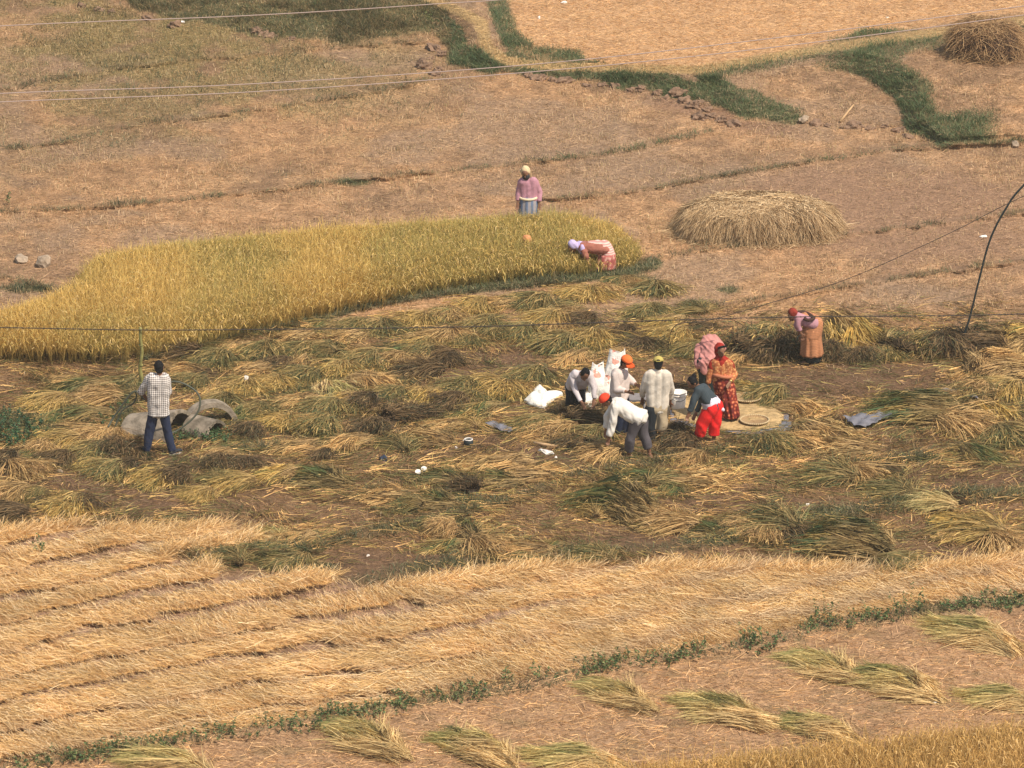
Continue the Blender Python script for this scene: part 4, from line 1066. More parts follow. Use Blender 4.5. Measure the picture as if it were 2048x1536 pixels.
# ------------------------------------------------------------------ PEOPLE
SKIN = mat('brown_skin', (.20, .095, .055), .55, noise=.12, nscale=12, spec=.35)
HAIR = mat('black_hair', (.010, .010, .012), .8, spec=.08, bump=.004, bscale=120)
def cloth(name, col, noise=.12, bump=.007, build=None):
    return mat(name, col, .85, noise=noise, nscale=7, bump=bump, bscale=14, spec=.15, build=build)
def cone(bm, p0, r0, p1, r1, K=14, ends=True):
    p0 = Vector(p0); p1 = Vector(p1)
    t = p1-p0
    if t.length < 1e-4: t = Vector((0, 0, .001))
    tn = t.normalized()
    x = tn.cross(Vector((.3, .9, .1))).normalized(); y = tn.cross(x)
    prof = []
    if ends:
        for a in (90, 60, 30): prof.append((p0-tn*r0*math.sin(math.radians(a)), r0*math.cos(math.radians(a))))
    prof.append((p0, r0)); prof.append((p1, r1))
    if ends:
        for a in (30, 60, 90): prof.append((p1+tn*r1*math.sin(math.radians(a)), r1*math.cos(math.radians(a))))
    rings = []
    for c, r in prof:
        rings.append([bm.verts.new(c+(x*math.cos(2*math.pi*k/K)+y*math.sin(2*math.pi*k/K))*max(r, .0008)) for k in range(K)])
    for a, b in zip(rings[:-1], rings[1:]):
        for k in range(K): bm.faces.new((a[k], a[(k+1) % K], b[(k+1) % K], b[k]))
    bm.faces.new(rings[0][::-1]); bm.faces.new(rings[-1])
def ball(bm, c, r, scale=(1, 1, 1), rot=None, seg=16):
    m = Matrix.Translation(Vector(c)) @ (rot.to_matrix().to_4x4() if rot else Matrix()) @ Matrix.Diagonal((scale[0]*r, scale[1]*r, scale[2]*r, 1))
    bmesh.ops.create_uvsphere(bm, u_segments=seg, v_segments=seg//2+2, radius=1, matrix=m)
def remesh(name, fn, m, parent, vox=.012, smooth=4, wrinkle=0.0, wscale=9.0, seed=0):
    bm = bmesh.new(); fn(bm)
    bmesh.ops.recalc_face_normals(bm, faces=bm.faces)
    me = bpy.data.meshes.new(name); bm.to_mesh(me); bm.free()
    o = bpy.data.objects.new(name, me); COL.objects.link(o)
    r = o.modifiers.new('r', 'REMESH'); r.mode = 'VOXEL'; r.voxel_size = vox
    s = o.modifiers.new('s', 'SMOOTH'); s.factor = .5; s.iterations = smooth
    dg = bpy.context.evaluated_depsgraph_get()
    ev = o.evaluated_get(dg)
    me2 = bpy.data.meshes.new_from_object(ev)
    bpy.data.objects.remove(o); bpy.data.meshes.remove(me)
    me2.name = name
    if wrinkle > 0:
        n = len(me2.vertices)
        co = np.empty(n*3, np.float32); me2.vertices.foreach_get('co', co); co = co.reshape(-1, 3)
        no = np.empty(n*3, np.float32); me2.vertices.foreach_get('normal', no); no = no.reshape(-1, 3)
        f = np.zeros(n)
        for k in range(3):
            q = co*wscale*(1.7**k)
            rr = np.random.default_rng(seed+k).normal(size=(3, 3))
            q = q @ rr
            f += np.sin(q[:, 0]+1.6*np.sin(q[:, 1]*.7+seed)+seed)*(.55**k)
        f -= f.mean()
        co = co + no*(f*wrinkle*.8)[:, None]
        me2.vertices.foreach_set('co', co.ravel().astype(np.float32)); me2.update()
    me2.polygons.foreach_set('use_smooth', np.ones(len(me2.polygons), bool))
    me2.materials.clear(); me2.materials.append(m)
    return link(bpy.data.objects.new(name, me2), parent)

class Person:
    """joints are given where the photo shows them, (x, y, depth offset in m towards the back)"""
    def __init__(s, label, root_uv, conv, female=False):
        s.conv = conv
        s.root = G(*root_uv)
        s.y = s.root[1]
        s.o = empty('person', s.root)
        tag(s.o, label, 'person')
        s.J = {}
        s.k = .88 if female else .95
    def pt(s, x, y, d=0.0):
        u, v = s.conv(x, y)
        return Vector(onY(u, v, s.y+d) - s.root)
    def joints(s, **kw):
        for k, (x, y, d) in kw.items(): s.J[k] = s.pt(x, y, d)
    def body(s, face, feet=True, extra=None, handcurl=.5):
        J = s.J; k = s.k
        f = Vector(face).normalized()
        s.face = f
        rt = f.cross((J['head']-J['neck']).normalized()).normalized()
        upv = rt.cross(f).normalized()
        s.rt, s.up = rt, upv
        def fn(bm):
            H = J['head']
            R = Matrix((rt, f, upv)).transposed()
            q = R.to_quaternion()
            ball(bm, H+upv*.012, .098*k, (.80, .95, 1.1), q)
            ball(bm, H-upv*.055+f*.022, .062*k, (.85, .95, .9), q)
            cone(bm, H+f*.088-upv*.0, .011, H+f*.104*k-upv*.03, .016)        # nose
            ball(bm, H+f*.085*k-upv*.062, .019, (1.1, .6, .5), q)               # lips
            for sd in (-1, 1):
                ball(bm, H+rt*sd*.080*k-upv*.012-f*.01, .026, (.35, .7, 1.1), q)   # ears
                ball(bm, H+rt*sd*.03+f*.078*k+upv*.022, .016, (1.3, .6, .5), q)    # brows
            cone(bm, J['neck'], .052*k, H-upv*.03-f*.015, .05*k)
            sl, sr, hl, hr = J['sl'], J['sr'], J['hl'], J['hr']
            ms = (sl+sr)/2; mh = (hl+hr)/2
            cone(bm, ms, .075*k, J['neck'], .055*k)
            for a, b in ((sl, hl), (sr, hr)):
                ai = a+(ms-a)*.33; bi = b+(mh-b)*.25
                cone(bm, ai, .092*k, bi, .092*k)
            cone(bm, ms+(mh-ms)*.08, .10*k, mh, .10*k)
            cone(bm, sl+(ms-sl)*.1, .058*k, sr+(ms-sr)*.1, .058*k)
            cone(bm, hl, .09*k, hr, .09*k)
            for a in ('l', 'r'):
                S, E, W = J['s'+a], J['e'+a], J['w'+a]
                cone(bm, S, .050*k, E, .039*k); cone(bm, E, .040*k, W, .026*k)
                d = (W-E).normalized()
                # hand: palm, four bent fingers, thumb on the side
                pal = W+d*.055
                sx = d.cross(Vector((.2, 1, .3))).normalized(); nz = d.cross(sx).normalized()
                for j in (-1, 0, 1): cone(bm, W+d*.01+sx*j*.012, .018*k, W+d*.085+sx*j*.022, .0135*k)
                for j, ln in zip((-1.5, -.5, .5, 1.5), (.055, .072, .078, .068)):
                    r0 = W+d*.088+sx*j*.017
                    m1 = r0+(d+sx*j*.08).normalized()*ln*.5
                    m2 = m1+(d*(1-handcurl)+nz*handcurl).normalized()*ln*.5
                    cone(bm, r0, .0095*k, m1, .009*k, 8); cone(bm, m1, .009*k, m2, .0075*k, 8)
                t0 = W+d*.03+sx*.026
                t1 = t0+(d*.6+sx*.8).normalized()*.035
                t2 = t1+(d*.9+sx*.2+nz*.4).normalized()*.03
                cone(bm, t0, .013*k, t1, .011*k, 8); cone(bm, t1, .011*k, t2, .009*k, 8)
                Hh, K_, A = J['h'+a], J['k'+a], J['a'+a]
                cone(bm, Hh, .085*k, K_, .055*k)
                cal = K_+(A-K_)*.3
                cone(bm, K_, .053*k, cal, .056*k); cone(bm, cal, .056*k, A, .034*k)
                if feet:
                    T = J['t'+a]
                    d = (T-A); d.z = 0
                    if d.length < .02: d = Vector((0, -1, 0))
                    d.normalize()
                    fl = A.copy(); fl.z = max(A.z-.05, .025)
                    ball(bm, fl-d*.025, .035, (1, 1, .9))
                    cone(bm, A, .034*k, fl-d*.01, .034)
                    cone(bm, fl, .034, fl+d*.12+Vector((0, 0, -.012)), .032)
                    sdv = d.cross(Vector((0, 0, 1)))
                    for j, ln in zip((-2, -1, 0, 1, 2), (.045, .05, .055, .06, .062)):
                        r0 = fl+d*.12+sdv*j*.012+Vector((0, 0, -.014)); cone(bm, r0, .011, r0+d*ln, .009, 8)
            if extra: extra(bm, s)
        s.body_o = remesh('body', fn, SKIN, s.o, vox=.0085, smooth=2)
        # eyes and mouth
        for sd in (-1, 1):
            def fe(bm):
                ball(bm, J['head']+rt*sd*.032*k+f*.084*k+upv*.004, .0115, (1.25, .6, .6), Matrix((rt, f, upv)).transposed().to_quaternion(), 10)
            obj('eye', bm_mesh('eye', fe), mat('dark_eye', (.02, .015, .012), .3), s.o)
    def shirt(s, m, arm=1.0, hem=.10, loose=.022, name='shirt', belly=True, seed=1, wr=.010, collar=True, sl=.0):
        J = s.J; k = s.k; g = loose
        def fn(bm):
            a, b, c, d = J['sl'], J['sr'], J['hl'], J['hr']
            ms = (a+b)/2; mh = (c+d)/2; dn = (mh-ms).normalized()
            for A, B in ((a, c), (b, d)):
                ai = A+(ms-A)*.33; bi = B+(mh-B)*.12
                cone(bm, ai, .092*k+g, bi, .098*k+g)
                cone(bm, bi, .098*k+g, bi+dn*hem, .098*k+g*1.5, ends=False)
            cone(bm, ms+dn*.05, .10*k+g, mh, .11*k+g)
            cone(bm, mh, .11*k+g, mh+dn*hem, .112*k+g*1.3, ends=False)
            cone(bm, a+(ms-a)*.08, .062*k+g*.7, b+(ms-b)*.08, .062*k+g*.7)
            cone(bm, ms, .08*k+g, J['neck']+(ms-J['neck'])*.25, .058*k)
            if collar: cone(bm, J['neck']+(ms-J['neck'])*.45, .072*k, J['neck']+(ms-J['neck'])*.12, .066*k, ends=False)
            for q in ('l', 'r'):
                S, E, W = J['s'+q], J['e'+q], J['w'+q]
                cone(bm, S, .055*k+g, E, .045*k+g)
                if arm > .5:
                    t = (arm-.5)*2
                    e2 = E+(W-E)*t*.96
                    cone(bm, E, .045*k+g, e2, .036*k+g*.7, ends=False); cone(bm, E, .045*k+g, E+(W-E)*.1, .044*k+g)
        return remesh(name, fn, m, s.o, vox=.012, smooth=3, wrinkle=wr, wscale=10, seed=seed)
    def trousers(s, m, leg=(1.0, 1.0), loose=.022, flare=.0, name='trousers', which='lr', seed=3, wr=.009):
        J = s.J; k = s.k; g = loose
        def fn(bm):
            c, d = J['hl'], J['hr']
            if len(which) == 2:
                cone(bm, c, .10*k+g*.6, d, .10*k+g*.6)
                up = ((J['sl']+J['sr'])/2-(c+d)/2).normalized()
                cone(bm, c+up*.06, .088*k+g*.5, d+up*.06, .088*k+g*.5)
            for q, lg in zip('lr', leg):
                if q not in which: continue
                H, K_, A = J['h'+q], J['k'+q], J['a'+q]
                cone(bm, H, .095*k+g, K_, .066*k+g+flare)
                if lg > .5:
                    e = K_+(A-K_)*((lg-.5)*2)*.97
                    cone(bm, K_, .066*k+g+flare, e, .050*k+g+flare, ends=False); cone(bm, K_, .066*k+g+flare, K_+(A-K_)*.05, .066*k+g+flare)
        return remesh(name, fn, m, s.o, vox=.012, smooth=3, wrinkle=wr, wscale=8, seed=seed)
    def hair(s, m=None, full=True, bun=None, name='hair'):
        J = s.J; f, rt, up = s.face, s.rt, s.up; k = s.k
        q = Matrix((rt, f, up)).transposed().to_quaternion()
        def fn(bm):
            H = J['head']
            ball(bm, H+up*.026-f*.018, .104*k, (.84, .92, 1.04), q)
            if full: ball(bm, H-up*.03-f*.045, .078*k, (.95, .7, 1.0), q)
            if bun: ball(bm, H+up*bun[0]+f*bun[1]+rt*bun[2], .05)
        return remesh(name, fn, m or HAIR, s.o, vox=.010, smooth=2, wrinkle=.004, wscale=30)
    def cap(s, m, brim=True, back=False):
        J = s.J; f, rt, up = s.face, s.rt, s.up; k = s.k
        q = Matrix((rt, f, up)).transposed().to_quaternion()
        c = J['head']+up*.045-f*.004
        def fn(bm):
            ball(bm, c, .112*k, (.90, 1.0, .88), q, 20)
            geo = [v for v in bm.verts if (v.co-c).dot(up) < -.012]
            bmesh.ops.delete(bm, geom=geo, context='VERTS')
            # thickness
            bmesh.ops.solidify(bm, geom=bm.faces[:], thickness=.006)
        o = obj('cap', bm_mesh('cap', fn), m, s.o)
        def fb(bm):
            K = 14; rows = []
            for j in range(4):
                row = []
                for i in range(K+1):
                    a = math.radians(-62+124*i/K)
                    r = .095*k+j*.028*math.cos(a*.8)
                    row.append(bm.verts.new(c+f*math.cos(a)*r*1.05+rt*math.sin(a)*r*.86+up*(-.008-.010*j-.02*abs(math.sin(a))**2)))
                rows.append(row)
            for a, b in zip(rows[:-1], rows[1:]):
                for i in range(K): bm.faces.new((a[i], a[i+1], b[i+1], b[i]))
            bmesh.ops.solidify(bm, geom=bm.faces[:], thickness=.005)
        if brim: obj('cap_brim', bm_mesh('cap_brim', fb), m, o)
        if back:
            def fk(bm):
                ball(bm, c-f*.105*k+up*.012, .03, (1.05, .3, .62), q)
            obj('cap_opening', bm_mesh('cap_opening', fk), HAIR, o)
            def fs(bm):
                cone(bm, c-f*.112*k+rt*.035-up*.004, .008, c-f*.112*k-rt*.035-up*.004, .008)
            obj('cap_strap', bm_mesh('cap_strap', fs), m, o)
        return o
    def scarf(s, m, tail=None, drape=0.0, name='headscarf', open_face=True, knot=None):
        J = s.J; f, rt, up = s.face, s.rt, s.up; k = s.k
        q = Matrix((rt, f, up)).transposed().to_quaternion()
        def fn(bm):
            H = J['head']
            ball(bm, H+up*.030-f*.045, .121*k, (.90, .85, .98), q)
            if drape > 0:
                ball(bm, H-up*.04-f*.06, .105*k, (1.05, .7, 1.1), q)
                ms = (J['sl']+J['sr'])/2
                cone(bm, H-up*.09-f*.07, .08*k, J['neck']-f*.03, .085*k)
                for a in ('sl', 'sr'):
                    cone(bm, J['neck'], .085*k, J[a]+Vector((0, 0, .0)), .075*k)
                    cone(bm, J[a], .078*k, J[a]+(J['e'+a[1]]-J[a])*drape, .078*k)
                cone(bm, ms+f*.0, .11*k, ms+Vector((0, 0, -.06)), .125*k)
            if knot:
                kk = H+up*knot[0]+f*knot[1]+rt*knot[2]
                ball(bm, kk, .045); cone(bm, kk, .035, kk+Vector(knot[3:6]), .025)
        return remesh(name, fn, m, s.o, vox=.010, smooth=3, wrinkle=.007, wscale=14, seed=5)
    def shoes(s, m, sole):
        J = s.J
        for q in 'lr':
            A, T = J['a'+q], J['t'+q]
            d = T-A; d.z = 0
            if d.length < .02: d = Vector((0, -1, 0))
            d.normalize(); fl = A.copy(); fl.z = 0.045
            def fn(bm):
                ball(bm, fl-d*.03, .046, (1, 1, .9)); cone(bm, fl+Vector((0, 0, .03)), .043, fl, .045)
                cone(bm, fl, .046, fl+d*.15+Vector((0, 0, -.01)), .042)
                ball(bm, fl+d*.17+Vector((0, 0, -.012)), .042, (1, 1, .75))
                geo = bmesh.ops.bisect_plane(bm, geom=bm.verts[:]+bm.edges[:]+bm.faces[:], plane_co=(0, 0, .012), plane_no=(0, 0, 1), clear_inner=False)
            sh = remesh('shoe', fn, m, s.o, vox=.009, smooth=2)
            def fs(bm):
                sdv = d.cross(Vector((0, 0, 1)))
                ring = []
                for i in range(20):
                    a = 2*math.pi*i/20
                    ring.append(fl+d*(.07+.15*math.cos(a))+sdv*math.sin(a)*.052)
                lo = [bm.verts.new((p.x, p.y, .002)) for p in ring]; hi = [bm.verts.new((p.x, p.y, .026)) for p in ring]
                for i in range(20): bm.faces.new((lo[i], lo[(i+1) % 20], hi[(i+1) % 20], hi[i]))
                bm.faces.new(lo[::-1]); bm.faces.new(hi)
            obj('sole', bm_mesh('sole', fs, False), sole, sh)
    def skirt(s, m, rings, folds=11, amp=.05, name='skirt', close=True, seed=0, twist=0.0):
        """rings: list of (centre Vector, rx, ry, tiltvector or None)"""
        K = 96
        def fn(bm):
            rr = []
            for i, (c, rx, ry) in enumerate(rings):
                t = i/(len(rings)-1)
                row = []
                for k in range(K):
                    a = 2*math.pi*k/K
                    w = 1+amp*(.25+t)*(math.sin(folds*a+seed+twist*t)+.5*math.sin((folds*1.7)*a+2*seed+t*1.5))
                    row.append(bm.verts.new(Vector(c)+Vector((math.cos(a)*rx*w, math.sin(a)*ry*w, .012*t*math.sin(folds*a)))))
                rr.append(row)
            for a, b in zip(rr[:-1], rr[1:]):
                for k in range(K): bm.faces.new((a[k], a[(k+1) % K], b[(k+1) % K], b[k]))
            bm.faces.new(rr[0][::-1])
            # turned-in hem
            c = rings[-1][0]
            inner = [bm.verts.new(v.co+(Vector(c)-v.co)*.12) for v in rr[-1]]
            for k in range(K): bm.faces.new((rr[-1][k], rr[-1][(k+1) % K], inner[(k+1) % K], inner[k]))
            bmesh.ops.recalc_face_normals(bm, faces=bm.faces)
        return obj(name, bm_mesh(name, fn), m, s.o)

def lerp_rings(a, b, n, bulge=0):
    out = []
    for i in range(n+1):
        t = i/n
        out.append((a[0].lerp(b[0], t), a[1]+(b[1]-a[1])*t+bulge*math.sin(t*math.pi), a[2]+(b[2]-a[2])*t+bulge*math.sin(t*math.pi)))
    return out
def Z(ox, oy, sc):
    return lambda x, y: (ox+x/sc, oy+y/sc)
Z1 = Z(1020, 650, 4.096); Z2 = Z(200, 680, 5.906); Z3 = Z(980, 310, 5.689); Z5 = Z(1560, 600, 10.97); Z6 = Z(1360, 660, 7.68); Z7 = Z(1100, 680, 10.24)

# patterned cloths
def checks(scale, dark, light):
    def b(nt, tc, src):
        N, L = nt.nodes, nt.links
        sx = N.new('ShaderNodeSeparateXYZ'); L.new(tc.outputs['Object'], sx.inputs[0])
        outs = []
        for ax in ('X', 'Z'):
            m = N.new('ShaderNodeMath'); m.operation = 'MULTIPLY'; m.inputs[1].default_value = scale; L.new(sx.outputs[ax], m.inputs[0])
            s = N.new('ShaderNodeMath'); s.operation = 'SINE'; L.new(m.outputs[0], s.inputs[0])
            g = N.new('ShaderNodeMath'); g.operation = 'GREATER_THAN'; g.inputs[1].default_value = .25; L.new(s.outputs[0], g.inputs[0]); outs.append(g)
        ad = N.new('ShaderNodeMath'); ad.operation = 'ADD'; L.new(outs[0].outputs[0], ad.inputs[0]); L.new(outs[1].outputs[0], ad.inputs[1])
        cr = N.new('ShaderNodeValToRGB'); cr.color_ramp.interpolation = 'CONSTANT'
        cr.color_ramp.elements[0].color = (*light, 1); cr.color_ramp.elements[1].position = .4
        mid = tuple(.5*a+.5*c for a, c in zip(dark, light)); cr.color_ramp.elements[1].color = (*mid, 1)
        e = cr.color_ramp.elements.new(.9); e.color = (*dark, 1)
        dv = N.new('ShaderNodeMath'); dv.operation = 'MULTIPLY'; dv.inputs[1].default_value = .5; L.new(ad.outputs[0], dv.inputs[0])
        L.new(dv.outputs[0], cr.inputs[0]); return cr.outputs[0]
    return b
def floral(scale, base, spots, dark):
    def b(nt, tc, src):
        N, L = nt.nodes, nt.links
        v = N.new('ShaderNodeTexVoronoi'); v.inputs['Scale'].default_value = scale; L.new(tc.outputs['Object'], v.inputs['Vector'])
        cr = N.new('ShaderNodeValToRGB'); cr.color_ramp.elements[0].position = .22; cr.color_ramp.elements[0].color = (*spots, 1)
        cr.color_ramp.elements[1].position = .42; cr.color_ramp.elements[1].color = (*base, 1)
        e = cr.color_ramp.elements.new(.72); e.color = (*dark, 1)
        L.new(v.outputs['Distance'], cr.inputs[0]); return cr.outputs[0]
    return b
def stripes(axis, scale, a_, b_, thr=0.0):
    def b(nt, tc, src):
        N, L = nt.nodes, nt.links
        sx = N.new('ShaderNodeSeparateXYZ'); L.new(tc.outputs['Object'], sx.inputs[0])
        m = N.new('ShaderNodeMath'); m.operation = 'MULTIPLY'; m.inputs[1].default_value = scale; L.new(sx.outputs[axis], m.inputs[0])
        s = N.new('ShaderNodeMath'); s.operation = 'SINE'; L.new(m.outputs[0], s.inputs[0])
        g = N.new('ShaderNodeMapRange'); g.inputs[1].default_value = thr-.3; g.inputs[2].default_value = thr+.3; L.new(s.outputs[0], g.inputs[0])
        mx = N.new('ShaderNodeMix'); mx.data_type = 'RGBA'; mx.inputs[6].default_value = (*a_, 1); mx.inputs[7].default_value = (*b_, 1)
        L.new(g.outputs[0], mx.inputs[0]); return mx.outputs[2]
    return b

# 1 --- man in checked shirt, seen from behind
p = Person('man in black and white checked shirt and blue jeans, back turned, beside the pipes', (318, 909), Z2)
p.joints(head=(696, 322, .02), neck=(704, 400, 0), sl=(585, 455, 0), sr=(790, 462, 0), el=(492, 610, .08), er=(806, 610, .14), wl=(570, 722, .22), wr=(770, 715, .28),
         hl=(640, 850, 0), hr=(750, 850, 0), kl=(585, 1085, .02), kr=(800, 1085, .02), al=(548, 1318, 0), ar=(858, 1312, 0), tl=(520, 1320, .15), tr=(905, 1335, .06))
p.body((-.1, 1, -.25))
p.shirt(mat('checked_shirt', (.5, .5, .5), .85, build=checks(190, (.05, .04, .045), (.72, .66, .62)), bump=.01, bscale=14), arm=.5, hem=.05, seed=2)
p.trousers(cloth('blue_denim', (.022, .030, .062)), leg=(1, 1), loose=.014, seed=4)
p.hair(); p.shoes(mat('dark_leather', (.02, .022, .03), .5), mat('pale_rubber', (.55, .5, .45), .7))

# 6 --- bending man in grey shirt
p = Person('bending man in pale grey shirt and black trousers left of the upright sacks', (1148, 832), Z1)
p.joints(head=(612, 405, -.40), neck=(590, 398, -.30), sl=(510, 412, -.22), sr=(655, 415, -.26), el=(535, 545, -.34), er=(692, 520, -.34), wl=(585, 632, -.45), wr=(686, 612, -.42),
         hl=(500, 505, .0), hr=(575, 500, .0), kl=(500, 625, -.03), kr=(575, 630, -.03), al=(490, 725, .03), ar=(560, 730, .0), tl=(485, 740, -.12), tr=(560, 745, -.12))
p.body((.12, -.72, -.75))
p.shirt(cloth('pale_grey_shirt', (.52, .46, .47)), arm=.98, hem=.03, loose=.016, seed=6); p.trousers(cloth('black_trousers', (.012, .016, .022)), loose=.028)
p.hair()

# 7 --- man in orange cap
p = Person('man in orange cap and pale shirt standing in front of the tall white sacks', (1236, 872), Z1)
p.joints(head=(950, 305, -.06), neck=(915, 352, 0), sl=(862, 408, -.12), sr=(935, 400, .14), el=(872, 528, -.16), er=(990, 455, .12), wl=(962, 548, -.28), wr=(1040, 492, .02),
         hl=(870, 585, -.06), hr=(925, 585, .08), kl=(890, 735, -.08), kr=(935, 735, .0), al=(880, 880, -.04), ar=(940, 880, .05), tl=(920, 890, -.15), tr=(980, 890, -.06))
p.body((.80, -.45, -.45))
p.shirt(cloth('dusty_white_shirt', (.60, .50, .46)), arm=.92, hem=.07, loose=.026, seed=8); p.trousers(cloth('blue_denim', (.05, .07, .12)))
p.hair(); p.cap(cloth('orange_cap', (.85, .16, .04), noise=.08))

# 8 --- man with yellow cap from behind
p = Person('man with olive yellow cap and loose white shirt seen from behind', (1314, 882), Z1)
p.joints(head=(1215, 318, .02), neck=(1215, 362, 0), sl=(1130, 405, 0), sr=(1298, 408, 0), el=(1088, 520, .04), er=(1325, 520, .06), wl=(1085, 600, .18), wr=(1312, 628, .14),
         hl=(1160, 690, 0), hr=(1255, 690, 0), kl=(1155, 840, -.02), kr=(1243, 838, -.04), al=(1165, 955, .0), ar=(1228, 950, .02), tl=(1160, 975, .10), tr=(1215, 975, .12))
p.body((.05, 1, -.35))
p.shirt(cloth('cream_shirt', (.60, .53, .45), noise=.22), arm=.9, hem=.03, loose=.012, seed=10, wr=.010)
p.trousers(cloth('khaki_shorts', (.42, .33, .22)), leg=(.60, .60), loose=.03, name='rolled_trousers')
p.trousers(cloth('dark_cloth', (.02, .025, .032)), leg=(1, 1), loose=.034, which='l', name='shaded_leg_cover')  # added dark cover over the left leg, shade put into its colour
p.hair(); p.cap(cloth('olive_cap', (.42, .34, .10), noise=.08), brim=False, back=True)

# 9 --- bending man with red cap
p = Person('man in red cap and white shirt bending low over the cut rice', (1285, 914), Z1)
p.joints(head=(785, 618, -.14), neck=(838, 640, -.08), sl=(862, 668, -.16), sr=(878, 640, .14), el=(842, 790, -.20), er=(800, 745, .12), wl=(812, 915, -.20), wr=(788, 850, .10),
         hl=(1045, 768, -.09), hr=(1075, 745, .08), kl=(985, 930, -.08), kr=(1098, 905, .06), al=(972, 1060, -.02), ar=(1142, 1035, .05), tl=(930, 1090, -.05), tr=(1160, 1085, -.1))
p.body((-.75, -.35, -.65))
p.shirt(cloth('white_shirt', (.64, .59, .54)), arm=.98, hem=.05, loose=.032, seed=12, wr=.010); p.trousers(cloth('grey_trousers', (.085, .075, .085)), leg=(.92, .92), loose=.024)
p.hair(); p.cap(cloth('red_cap', (.72, .06, .025), noise=.08), brim=False)

# 10 --- bending woman red trousers
p = Person('bending woman with hair bun, dark grey sweater and bright red trousers', (1412, 886), Z1, True)
p.joints(head=(1492, 470, -.20), neck=(1535, 500, -.14), sl=(1545, 535, -.22), sr=(1590, 520, .08), el=(1505, 625, -.26), er=(1560, 640, .04), wl=(1470, 715, -.28), wr=(1525, 715, .0),
         hl=(1640, 675, -.09), hr=(1690, 660, .06), kl=(1575, 820, -.10), kr=(1680, 810, .03), al=(1540, 945, -.04), ar=(1668, 945, .04), tl=(1515, 980, -.08), tr=(1640, 975, -.06))
p.body((-.70, -.35, -.55))
p.shirt(cloth('dark_grey_sweater', (.045, .06, .072)), arm=.98, hem=-.03, loose=.020, name='sweater', seed=14)
p.trousers(cloth('bright_red_cloth', (.72, .02, .02), noise=.10), leg=(.84, .84), loose=.04, flare=.012, seed=5, wr=.014)
def sash(bm):
    J = p.J; mh = (J['hl']+J['hr'])/2; up = ((J['sl']+J['sr'])/2-mh).normalized()
    cone(bm, J['hl']+up*.05, .122, J['hr']+up*.05, .122); cone(bm, J['hl']+up*.10, .112, J['hr']+up*.10, .112)
    cone(bm, J['hr']-up*.02+Vector((.02, -.05, 0)), .06, J['hr']-up*.03+Vector((.10, -.08, -.03)), .03)
remesh('waist_cloth', sash, cloth('lilac_white_cloth', (.58, .52, .60)), p.o, .011, 3, .008, 12)
p.hair(bun=(.07, -.09, 0))

# 11 --- standing woman in red
p = Person('standing woman with dark red headscarf, orange blouse and red flowered skirt', (1458, 846), Z1, True)
p.joints(head=(1728, 212, -.04), neck=(1722, 268, 0), sl=(1668, 310, 0), sr=(1800, 312, 0), el=(1636, 405, -.02), er=(1842, 400, .02), wl=(1620, 490, -.05), wr=(1800, 470, -.14),
         hl=(1705, 470, 0), hr=(1785, 470, 0), kl=(1740, 630, -.03), kr=(1810, 630, -.02), al=(1780, 765, .02), ar=(1858, 765, -.02), tl=(1770, 790, -.12), tr=(1868, 800, -.14))
p.body((.42, -.88, -.12))
BL = cloth('orange_blouse', (.62, .22, .08), build=floral(26, (.50, .19, .07), (.62, .33, .14), (.36, .11, .05)))
p.shirt(BL, arm=.92, hem=-.10, loose=.016, name='blouse', seed=16)
SK = cloth('red_floral_cloth', (.3, .05, .03), build=floral(17, (.25, .035, .02), (.60, .20, .10), (.12, .02, .02)))
w0 = p.pt(1742, 392, 0); w1 = p.pt(1748, 480, 0); w2 = p.pt(1808, 745, 0); w3 = p.pt(1812, 768, 0)
p.skirt(SK, lerp_rings((w0, .165, .13), (w1, .185, .16), 4) + lerp_rings((w1, .19, .165), (w2, .155, .19), 14)[1:], folds=9, amp=.07)
def belt(bm):
    tube(bm, [p.pt(1742+0, 405, 0)+Vector((math.cos(a)*.175, math.sin(a)*.145, .015*math.sin(2*a))) for a in np.linspace(0, 2*math.pi, 30)], .034, 8)
obj('waist_sash', bm_mesh('waist_sash', belt), cloth('salmon_cloth', (.42, .15, .08)), p.o)
p.scarf(cloth('dark_red_scarf', (.28, .022, .015), noise=.1), drape=.35)
def brace(bm):
    W = p.J['wr']; E = p.J['er']; d = (E-W).normalized(); tube(bm, [W+d*.02, W+d*.045], .034, 12)
obj('bangle', bm_mesh('bangle', brace), mat('gold_metal', (.8, .55, .2), .3, metal=.8), p.o)

def hairline(bm):
    H = p.J['head']; f, rt, up = p.face, p.rt, p.up
    for a in np.linspace(-1.1, 1.1, 9):
        ball(bm, H+up*(.070+.030*math.cos(a))+rt*.076*math.sin(a)+f*.045*math.cos(a*.8), .020)
remesh('hair', hairline, HAIR, p.o, .008, 2)
def mouth(bm): ball(bm, p.J['head']-p.up*.062+p.face*.088, .014, (1.5, .6, .5), Matrix((p.rt, p.face, p.up)).transposed().to_quaternion(), 10)
obj('mouth', bm_mesh('mouth', mouth), mat('dark_lips', (.12, .03, .03), .5), p.o)
